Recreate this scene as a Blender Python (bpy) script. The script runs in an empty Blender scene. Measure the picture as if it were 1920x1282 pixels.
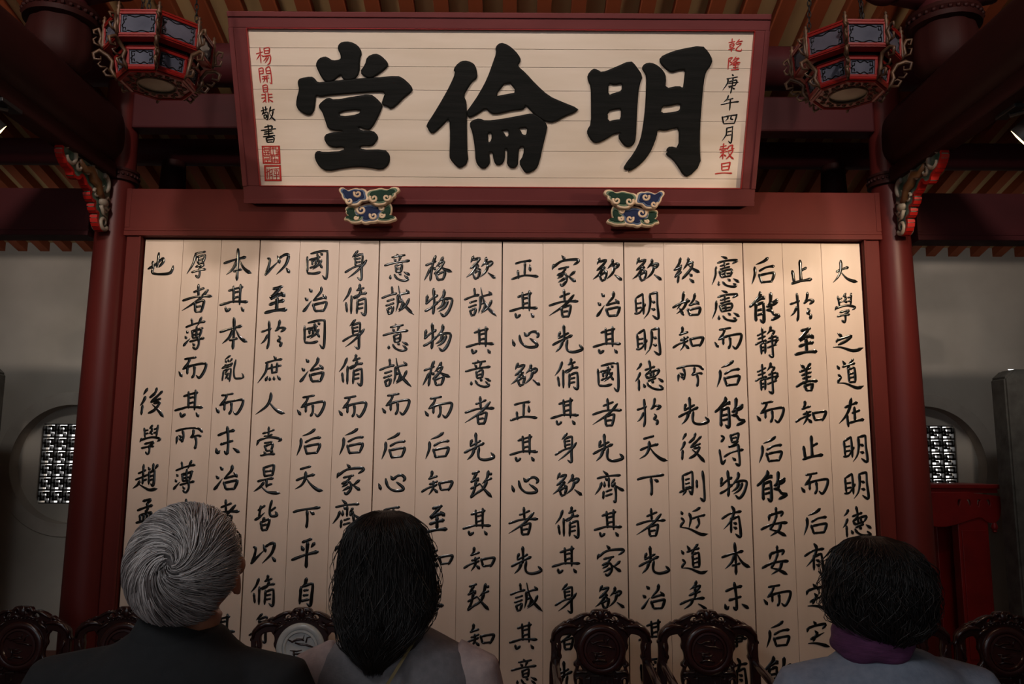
import bpy, bmesh, math, random
from mathutils import Vector, Matrix, Euler, noise
random.seed(7)
SC = bpy.context.scene
COL = SC.collection
# ---------------------------------------------------------------- camera, world, lights, exposure
F_PX, PITCH, ROLL = 1500.0, math.radians(8.1), math.radians(0.33)
CAM = Vector((0.07, -4.9, 1.75))
cam_data = bpy.data.cameras.new('camera'); cam = bpy.data.objects.new('camera', cam_data); COL.objects.link(cam)
cam_data.sensor_width = 36.0; cam_data.lens = 36.0*F_PX/1920.0; cam_data.clip_start = 0.02
CAM_R = Euler((math.pi/2+PITCH, 0, 0)).to_matrix() @ Matrix.Rotation(ROLL, 3, 'Z')
cam.matrix_world = Matrix.Translation(CAM) @ CAM_R.to_4x4()
SC.camera = cam
SC.view_settings.view_transform = 'Standard'; SC.view_settings.look = 'None'
SC.view_settings.gamma = 1.0; SC.view_settings.use_curve_mapping = False
SC.view_settings.exposure = 0.0

# daylight: bright courtyard behind the rear windows (+Y), deep shade of the hall front (-Y)
world = bpy.data.worlds.new('daylight'); SC.world = world; world.use_nodes = True
wn = world.node_tree; wn.nodes.clear()
_out = wn.nodes.new('ShaderNodeOutputWorld'); _bg = wn.nodes.new('ShaderNodeBackground')
_tc = wn.nodes.new('ShaderNodeTexCoord'); _sep = wn.nodes.new('ShaderNodeSeparateXYZ')
_ramp = wn.nodes.new('ShaderNodeValToRGB'); _mr = wn.nodes.new('ShaderNodeMapRange')
_mr.inputs['From Min'].default_value = -1; _mr.inputs['From Max'].default_value = 1
_ramp.color_ramp.elements[0].position = 0.35; _ramp.color_ramp.elements[0].color = (0.016, 0.018, 0.022, 1)
_ramp.color_ramp.elements[1].position = 0.72; _ramp.color_ramp.elements[1].color = (1.0, 0.97, 0.95, 1)
wn.links.new(_tc.outputs['Generated'], _sep.inputs[0]); wn.links.new(_sep.outputs['Y'], _mr.inputs['Value'])
wn.links.new(_mr.outputs[0], _ramp.inputs[0]); wn.links.new(_ramp.outputs[0], _bg.inputs['Color'])
_bg.inputs['Strength'].default_value = 2.2; wn.links.new(_bg.outputs[0], _out.inputs[0])

def area_light(name, loc, rot, size, size_y, power, color):
    l = bpy.data.lights.new(name, 'AREA'); l.shape = 'RECTANGLE'; l.size = size; l.size_y = size_y
    l.energy = power; l.color = color
    o = bpy.data.objects.new(name, l); COL.objects.link(o); o.location = loc; o.rotation_euler = rot; return o
# weak daylight through the open front of the hall, far behind the visitors
area_light('daylight_open_front', (-1.5, -9.6, 2.6), (math.radians(84), 0, 0), 7.0, 2.8, 48.0, (0.86, 0.93, 1.0))
# added fill lights hidden behind the side beams to brighten the rear wall
def aimed(loc, aim): return (Vector(aim)-Vector(loc)).to_track_quat('-Z', 'Y').to_euler()
area_light('rear_wall_fill_left', (-3.95, .55, 3.4), aimed((-3.95, .55, 3.4), (-3.9, 2.6, 1.3)), .7, .12, 5.0, (0.95, 0.96, 0.96))
area_light('rear_wall_fill_right', (3.85, .55, 3.4), aimed((3.85, .55, 3.4), (3.8, 2.6, 1.3)), .7, .12, 4.5, (0.95, 0.96, 0.96))
# soft fill added above and behind the visitors to light their heads
area_light('visitor_head_fill', (-1.7, -4.9, 3.9), aimed((-1.7, -4.9, 3.9), (-.6, -3.4, 1.5)), 1.0, .8, 17.0, (0.95, 0.97, 1.0))
# two added spots, out of view above the visitors, lighting the plaque and boards
def fill_spot(name, loc, aim, power, color, deg, blend):
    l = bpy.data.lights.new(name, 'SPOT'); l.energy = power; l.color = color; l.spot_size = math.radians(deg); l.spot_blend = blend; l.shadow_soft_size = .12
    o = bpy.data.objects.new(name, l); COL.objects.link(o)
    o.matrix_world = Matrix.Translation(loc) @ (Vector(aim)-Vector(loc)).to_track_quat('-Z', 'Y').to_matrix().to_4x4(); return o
fill_spot('board_fill_left', (-1.6, -4.6, 5.0), (-1.05, 0, 4.5), 330.0, (1.0, .86, .77), 75, .42)
fill_spot('board_fill_right', (1.7, -4.6, 5.0), (1.15, 0, 4.5), 285.0, (1.0, .86, .77), 75, .42)
SPOT_POWER = (21.0, 66.0)
# where each lamp stands, where it points
LAMPS = [((-2.425, -1.22, 3.265), (-1.2, 0.0, 2.05), SPOT_POWER[0]), ((2.52, -1.22, 3.27), (1.3, 0.0, 2.1), SPOT_POWER[1])]

# ---------------------------------------------------------------- pixel rays (photo frame 1920 x 1282) used to read real positions off the photo
def ray(x, y):
    return CAM_R @ Vector(((x-960)/F_PX, (641-y)/F_PX, -1.0))
def pY(x, y, Y):
    d = ray(x, y); return CAM + d*((Y-CAM.y)/d.y)
def pX(x, y, X):
    d = ray(x, y); return CAM + d*((X-CAM.x)/d.x)
def on_plane(x, y, p0, n):
    d = ray(x, y); return CAM + d*((p0-CAM).dot(n)/d.dot(n))
def srgb(r, g, b):
    f = lambda c: (c/255/12.92) if c/255 <= .04045 else ((c/255+.055)/1.055)**2.4
    return (f(r), f(g), f(b), 1)

# ---------------------------------------------------------------- materials
def mat(name, col, rough=.5, col2=None, scale=6.0, stretch=(1, 1, 1), bump=0.0, bscale=40.0, metal=0.0, spec=.5, detail=4, attr=None, emit=None, mixlo=.35, mixhi=.7, bump_stretch=None, coat=0.0):
    m = bpy.data.materials.new(name); m.use_nodes = True; nt = m.node_tree
    b = nt.nodes['Principled BSDF']; b.inputs['Roughness'].default_value = rough; b.inputs['Metallic'].default_value = metal
    b.inputs['Specular IOR Level'].default_value = spec; b.inputs['Base Color'].default_value = col
    if coat: b.inputs['Coat Weight'].default_value = coat; b.inputs['Coat Roughness'].default_value = .12
    tc = nt.nodes.new('ShaderNodeTexCoord')
    if attr:
        a = nt.nodes.new('ShaderNodeAttribute'); a.attribute_name = attr
        r = nt.nodes.new('ShaderNodeValToRGB'); r.color_ramp.elements[0].color = col; r.color_ramp.elements[1].color = col2
        nt.links.new(a.outputs['Fac'], r.inputs[0]); nt.links.new(r.outputs[0], b.inputs['Base Color'])
    elif col2:
        mp = nt.nodes.new('ShaderNodeMapping'); mp.inputs['Scale'].default_value = stretch
        n = nt.nodes.new('ShaderNodeTexNoise'); n.inputs['Scale'].default_value = scale; n.inputs['Detail'].default_value = detail
        r = nt.nodes.new('ShaderNodeValToRGB'); r.color_ramp.elements[0].color = col; r.color_ramp.elements[1].color = col2
        r.color_ramp.elements[0].position = mixlo; r.color_ramp.elements[1].position = mixhi
        nt.links.new(tc.outputs['Object'], mp.inputs[0]); nt.links.new(mp.outputs[0], n.inputs['Vector'])
        nt.links.new(n.outputs['Fac'], r.inputs[0]); nt.links.new(r.outputs[0], b.inputs['Base Color'])
    if bump:
        mp2 = nt.nodes.new('ShaderNodeMapping'); mp2.inputs['Scale'].default_value = bump_stretch or stretch
        n2 = nt.nodes.new('ShaderNodeTexNoise'); n2.inputs['Scale'].default_value = bscale; n2.inputs['Detail'].default_value = 3
        bp = nt.nodes.new('ShaderNodeBump'); bp.inputs['Strength'].default_value = bump; bp.inputs['Distance'].default_value = .01
        nt.links.new(tc.outputs['Object'], mp2.inputs[0]); nt.links.new(mp2.outputs[0], n2.inputs['Vector'])
        nt.links.new(n2.outputs['Fac'], bp.inputs['Height']); nt.links.new(bp.outputs[0], b.inputs['Normal'])
    if emit:
        b.inputs['Emission Color'].default_value = emit[0]; b.inputs['Emission Strength'].default_value = emit[1]
    return m
MAT = {
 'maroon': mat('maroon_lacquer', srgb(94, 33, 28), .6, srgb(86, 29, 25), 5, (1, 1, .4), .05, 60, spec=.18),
 'post': mat('post_lacquer', srgb(90, 32, 29), .42, srgb(80, 27, 25), 4, (1, 1, .3), .04, 30, spec=.22),
 'mauve': mat('mauve_frame_paint', srgb(104, 48, 48), .6, srgb(94, 42, 42), 6, (.4, 1, 1), .06, 50, spec=.2),
 'beam': mat('beam_paint', srgb(74, 29, 32), .6, srgb(64, 25, 28), 4, (.5, 1, 1), .05, 30, spec=.2),
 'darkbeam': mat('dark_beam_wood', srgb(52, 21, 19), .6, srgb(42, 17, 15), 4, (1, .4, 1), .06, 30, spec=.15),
 'cream': mat('cream_painted_board', srgb(224, 203, 187), .46, srgb(212, 190, 172), 2.2, (3, 1, .35), .035, 90, bump_stretch=(6, 1, .5), mixlo=.3, mixhi=.75),
 'plaque': mat('aged_cream_plaque_board', srgb(228, 212, 194), .5, srgb(208, 190, 168), 2.6, (.4, 1, 2.5), .05, 60, bump_stretch=(.6, 1, 5), mixlo=.3, mixhi=.75),
 'ink': mat('black_lacquer_writing', (.006, .0065, .006, 1), .13, spec=.45),
 'bigink': mat('black_relief_writing', (.006, .0065, .0055, 1), .6, (.011, .011, .010, 1), 8, (.5, 1, 6), .1, 30, spec=.12, bump_stretch=(.6, 1, 6)),
 'redink': mat('red_writing', srgb(176, 36, 24), .5),
 'dark': mat('dark_gap', (.01, .006, .005, 1), .8),
 'wall': mat('white_plaster', srgb(196, 186, 172), .85, srgb(172, 162, 148), 1.6, (1, 1, 1), .12, 14, mixlo=.3, mixhi=.72),
 'wallring': mat('window_ring_plaster', srgb(190, 180, 166), .85, srgb(165, 152, 138), 3, (1, 1, 1), .12, 14),
 'floor': mat('red_floor_tile', srgb(120, 66, 50), .6, srgb(98, 54, 44), 3),
 'rafter': mat('red_brown_rafter', srgb(170, 82, 42), .7, srgb(140, 64, 33), 3, (1, .3, 1), .08, 30),
 'ceil': mat('tan_roof_board', srgb(208, 174, 120), .8, srgb(180, 146, 96), 3, (1, .4, 1), .08, 30),
 'rosewood': mat('polished_rosewood', srgb(42, 16, 15), .24, srgb(30, 11, 10), 8, (1, 1, .3), .05, 60, coat=.3),
 'rosewood2': mat('polished_rosewood_medallion', srgb(54, 25, 24), .26, srgb(42, 18, 17), 9, (1, 1, 1), .05, 60, coat=.3),
 'sheen': mat('rosewood_painted_sheen', srgb(196, 200, 200), .22, srgb(160, 164, 166), 9, coat=.3),  # pale grey stands in for light reflected off dark rosewood
 'stele': mat('grey_stone', srgb(104, 98, 88), .8, srgb(78, 72, 64), 9, (1, 1, 1), .4, 30),
 'redlac': mat('bright_red_lacquer', srgb(150, 22, 18), .4, srgb(128, 16, 14), 6),
 'redpaint': mat('red_lantern_paint', srgb(122, 18, 14), .4),
 'gilt': mat('dull_gilt', srgb(92, 66, 44), .5, srgb(58, 38, 28), 30, metal=.3),
 'glass': mat('painted_lantern_glass', srgb(90, 92, 104), .15, srgb(70, 72, 84), 8),
 'glasslow': mat('frosted_lantern_glass', srgb(150, 142, 122), .4, srgb(126, 118, 100), 6),
 'iron': mat('black_iron', (.012, .012, .012, 1), .45, metal=.6),
 'blackmetal': mat('black_lamp_housing', (.01, .01, .01, 1), .5),
 'reflector': mat('lamp_reflector', (.9, .85, .7, 1), .25, metal=.8),
 'bulb': mat('halogen_bulb', (1, .8, .5, 1), .5, emit=((1, .78, .42, 1), 60)),
 'lens': mat('glowing_lens', (1, .85, .6, 1), .3, emit=((1, .72, .32, 1), 5)),
 'blue': mat('cloud_blue', srgb(20, 28, 58), .6, srgb(28, 40, 72), 14, spec=.12),
 'green': mat('cloud_green', srgb(18, 42, 30), .6, srgb(28, 54, 40), 14, spec=.12),
 'bluetint': mat('cloud_blue_pale_band', srgb(92, 106, 128), .6, srgb(74, 90, 116), 20, spec=.15),
 'greentint': mat('cloud_green_pale_band', srgb(110, 124, 100), .6, srgb(84, 106, 84), 20, spec=.15),
 'creamrim': mat('cloud_cream_rim', srgb(216, 190, 158), .5, srgb(196, 164, 130), 20),
 'jade': mat('carved_jade_green', srgb(38, 76, 66), .42, srgb(104, 122, 110), 10, mixlo=.4, mixhi=.62),
 'ochre': mat('carved_ochre', srgb(100, 66, 32), .5, srgb(74, 46, 24), 16),
 'bone': mat('carved_bone_white', srgb(140, 130, 116), .5),
 'vermilion': mat('vermilion_edge', srgb(168, 26, 20), .45),
 'skin': mat('skin', srgb(190, 128, 98), .5, srgb(176, 112, 84), 12),
 'greyhair': mat('grey_hair', srgb(96, 86, 84), .42, srgb(226, 218, 214), attr='tone'),
 'greybase': mat('grey_hair_under', srgb(104, 96, 94), .6),
 'blackhair': mat('black_hair', srgb(20, 16, 15), .5, srgb(34, 27, 24), attr='tone'),
 'blackbase': mat('black_hair_under', srgb(18, 15, 14), .7),
 'jacket': mat('black_wool_jacket', srgb(26, 27, 29), .9, srgb(21, 22, 24), 60, bump=.1, bscale=300),
 'trousers': mat('dark_trousers', srgb(40, 40, 46), .9),
 'vest': mat('charcoal_knit_vest', srgb(128, 124, 127), .9, srgb(114, 111, 114), 60, bump=.15, bscale=200),
 'sleeve': mat('grey_knit_sleeve', srgb(182, 162, 158), .9, srgb(166, 148, 145), 50, bump=.15, bscale=200),
 'strap': mat('olive_bag_strap', srgb(104, 88, 54), .7),
 'bluegrey': mat('blue_grey_jacket', srgb(136, 144, 160), .9, srgb(122, 130, 146), 60, bump=.15, bscale=200),
 'purple': mat('purple_scarf', srgb(92, 46, 84), .9, srgb(72, 34, 66), 30, (1, 1, 6), bump=.3, bscale=80),
 'shoe': mat('black_shoe', (.012, .011, .01, 1), .35),
 'eye': mat('dark_eye', (.06, .035, .025, 1), .15),
}

# ---------------------------------------------------------------- object helpers
def link(name, bm, m, parent=None, smooth=False, autosmooth=None):
    me = bpy.data.meshes.new(name)
    bm.to_mesh(me); bm.free()
    ms = m if isinstance(m, (list, tuple)) else [m]
    for x in ms: me.materials.append(MAT[x] if isinstance(x, str) else x)
    if smooth:
        for p in me.polygons: p.use_smooth = True
        if autosmooth: me.set_sharp_from_angle(angle=math.radians(autosmooth))
    o = bpy.data.objects.new(name, me); COL.objects.link(o)
    if parent: o.parent = parent
    return o
def tag(o, label=None, cat=None, group=None, kind=None):
    if label: o['label'] = label
    if cat: o['category'] = cat
    if group: o['group'] = group
    if kind: o['kind'] = kind
    return o
def thing(name, label, cat, loc=(0, 0, 0), rotz=0, group=None):
    o = bpy.data.objects.new(name, None); COL.objects.link(o); o.empty_display_size = .1
    o.location = loc; o.rotation_euler = (0, 0, rotz); return tag(o, label, cat, group)
def copy_tree(o, parent=None):
    c = o.copy(); COL.objects.link(c)
    if parent: c.parent = parent
    for ch in list(o.children): copy_tree(ch, c)
    return c
def add_box(bm, x0, x1, y0, y1, z0, z1, bev=0.0, mi=0, M=None):
    vs = [bm.verts.new(Vector((x, y, z))) for x in (x0, x1) for y in (y0, y1) for z in (z0, z1)]
    q = [(0, 1, 3, 2), (4, 6, 7, 5), (0, 4, 5, 1), (2, 3, 7, 6), (0, 2, 6, 4), (1, 5, 7, 3)]
    fs = [bm.faces.new([vs[i] for i in f]) for f in q]
    for f in fs: f.material_index = mi
    geom_v = vs
    if bev:
        es = list({e for f in fs for e in f.edges})
        r = bmesh.ops.bevel(bm, geom=es, offset=bev, segments=2, affect='EDGES', profile=.5)
        geom_v = list({v for f in r['faces'] for v in f.verts} | {v for v in vs if v.is_valid})
        for f in r['faces']: f.material_index = mi
    if M: bmesh.ops.transform(bm, matrix=M, verts=[v for v in geom_v if v.is_valid])
    return geom_v
def frame_axes(d, up=Vector((0, 0, 1))):
    d = d.normalized()
    if abs(d.dot(up)) > .98: up = Vector((0, 1, 0))
    s = d.cross(up).normalized(); return s, s.cross(d).normalized()
def add_tube(bm, pts, radii, seg=8, cap=True, mi=0, flat=1.0, closed=False):
    pts = [Vector(p) for p in pts]; n = len(pts)
    if not isinstance(radii, (list, tuple)): radii = [radii]*n
    rings = []; s_prev = None
    for i, p in enumerate(pts):
        a = pts[(i-1) % n] if closed else pts[max(i-1, 0)]; b = pts[(i+1) % n] if closed else pts[min(i+1, n-1)]
        d = (b-a); d = d.normalized() if d.length > 1e-9 else Vector((0, 0, 1))
        if s_prev is None: s, u = frame_axes(d)
        else:
            s = (s_prev - d*s_prev.dot(d)); s = s.normalized() if s.length > 1e-6 else frame_axes(d)[0]
            u = s.cross(d).normalized()
        s_prev = s
        rings.append([bm.verts.new(p + (s*math.cos(t)*radii[i] + u*math.sin(t)*radii[i]*flat)) for t in [2*math.pi*k/seg for k in range(seg)]])
    m = n if closed else n-1
    for i in range(m):
        r0, r1 = rings[i], rings[(i+1) % n]
        for k in range(seg):
            f = bm.faces.new((r0[k], r0[(k+1) % seg], r1[(k+1) % seg], r1[k])); f.material_index = mi
    if cap and not closed:
        f = bm.faces.new(list(reversed(rings[0]))); f.material_index = mi
        f = bm.faces.new(rings[-1]); f.material_index = mi
    return rings
def add_lathe(bm, prof, c=(0, 0, 0), seg=32, axis='Z', mi=0, cap=True):
    """prof = [(radius, height)]"""
    c = Vector(c); rings = []
    for r, h in prof:
        ring = []
        for k in range(seg):
            t = 2*math.pi*k/seg; a, b = r*math.cos(t), r*math.sin(t)
            v = Vector((a, b, h)) if axis == 'Z' else (Vector((a, -h, b)) if axis == 'Y' else Vector((h, a, b)))
            ring.append(bm.verts.new(c+v))
        rings.append(ring)
    for r0, r1 in zip(rings, rings[1:]):
        for k in range(seg):
            f = bm.faces.new((r0[k], r0[(k+1) % seg], r1[(k+1) % seg], r1[k])); f.material_index = mi
    if cap:
        for r in (rings[0], rings[-1]):
            try:
                f = bm.faces.new(r); f.material_index = mi
            except ValueError: pass
    bmesh.ops.recalc_face_normals(bm, faces=bm.faces[:])
    return rings
def sph(bm, c, r, seg=12, rings=8, scale=(1, 1, 1), M=None, mi=0):
    T = Matrix.Translation(Vector(c)) @ (M or Matrix.Identity(4)) @ Matrix.Diagonal((*scale, 1))
    g = bmesh.ops.create_uvsphere(bm, u_segments=seg, v_segments=rings, radius=r, matrix=T)
    if mi:
        for v in g['verts']:
            for f in v.link_faces: f.material_index = mi
    return g['verts']
def chaikin(p, it=1):
    for _ in range(it):
        q = []
        for a, b in zip(p, p[1:]+p[:1]):
            q.append((a[0]*.75+b[0]*.25, a[1]*.75+b[1]*.25)); q.append((a[0]*.25+b[0]*.75, a[1]*.25+b[1]*.75))
        p = q
    return p
def curve_solid(name, loops, depth, bevel, m, parent=None, offset=0.0, res=2, smooth_it=0, M=None):
    """outline with holes in local XZ; thickness 2*depth around y=0, facing -Y"""
    cu = bpy.data.curves.new(name, 'CURVE'); cu.dimensions = '2D'; cu.fill_mode = 'BOTH'
    cu.extrude = max(depth-bevel, 0); cu.bevel_depth = bevel; cu.bevel_resolution = res; cu.offset = offset
    for lp in loops:
        if smooth_it: lp = chaikin(lp, smooth_it)
        s = cu.splines.new('POLY'); s.points.add(len(lp)-1); s.use_cyclic_u = True
        for i, (x, z) in enumerate(lp): s.points[i].co = (x, z, 0, 1)
    o = bpy.data.objects.new(name, cu); COL.objects.link(o)
    dg = bpy.context.evaluated_depsgraph_get(); me = bpy.data.meshes.new_from_object(o.evaluated_get(dg))
    bpy.data.objects.remove(o); bpy.data.curves.remove(cu)
    me.transform(Matrix.Rotation(math.pi/2, 4, 'X'))
    if M: me.transform(M)
    me.name = name; me.materials.clear(); me.materials.append(MAT[m] if isinstance(m, str) else m)
    o = bpy.data.objects.new(name, me); COL.objects.link(o)
    if parent: o.parent = parent
    return o
def spiral(c, r0, r1, turns, start=0, n=24, sgn=1):
    out = []
    for i in range(n+1):
        t = i/n; r = r0+(r1-r0)*t; a = start+sgn*turns*2*math.pi*t
        out.append((c[0]+r*math.cos(a), c[1]+r*math.sin(a)))
    return out
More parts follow.
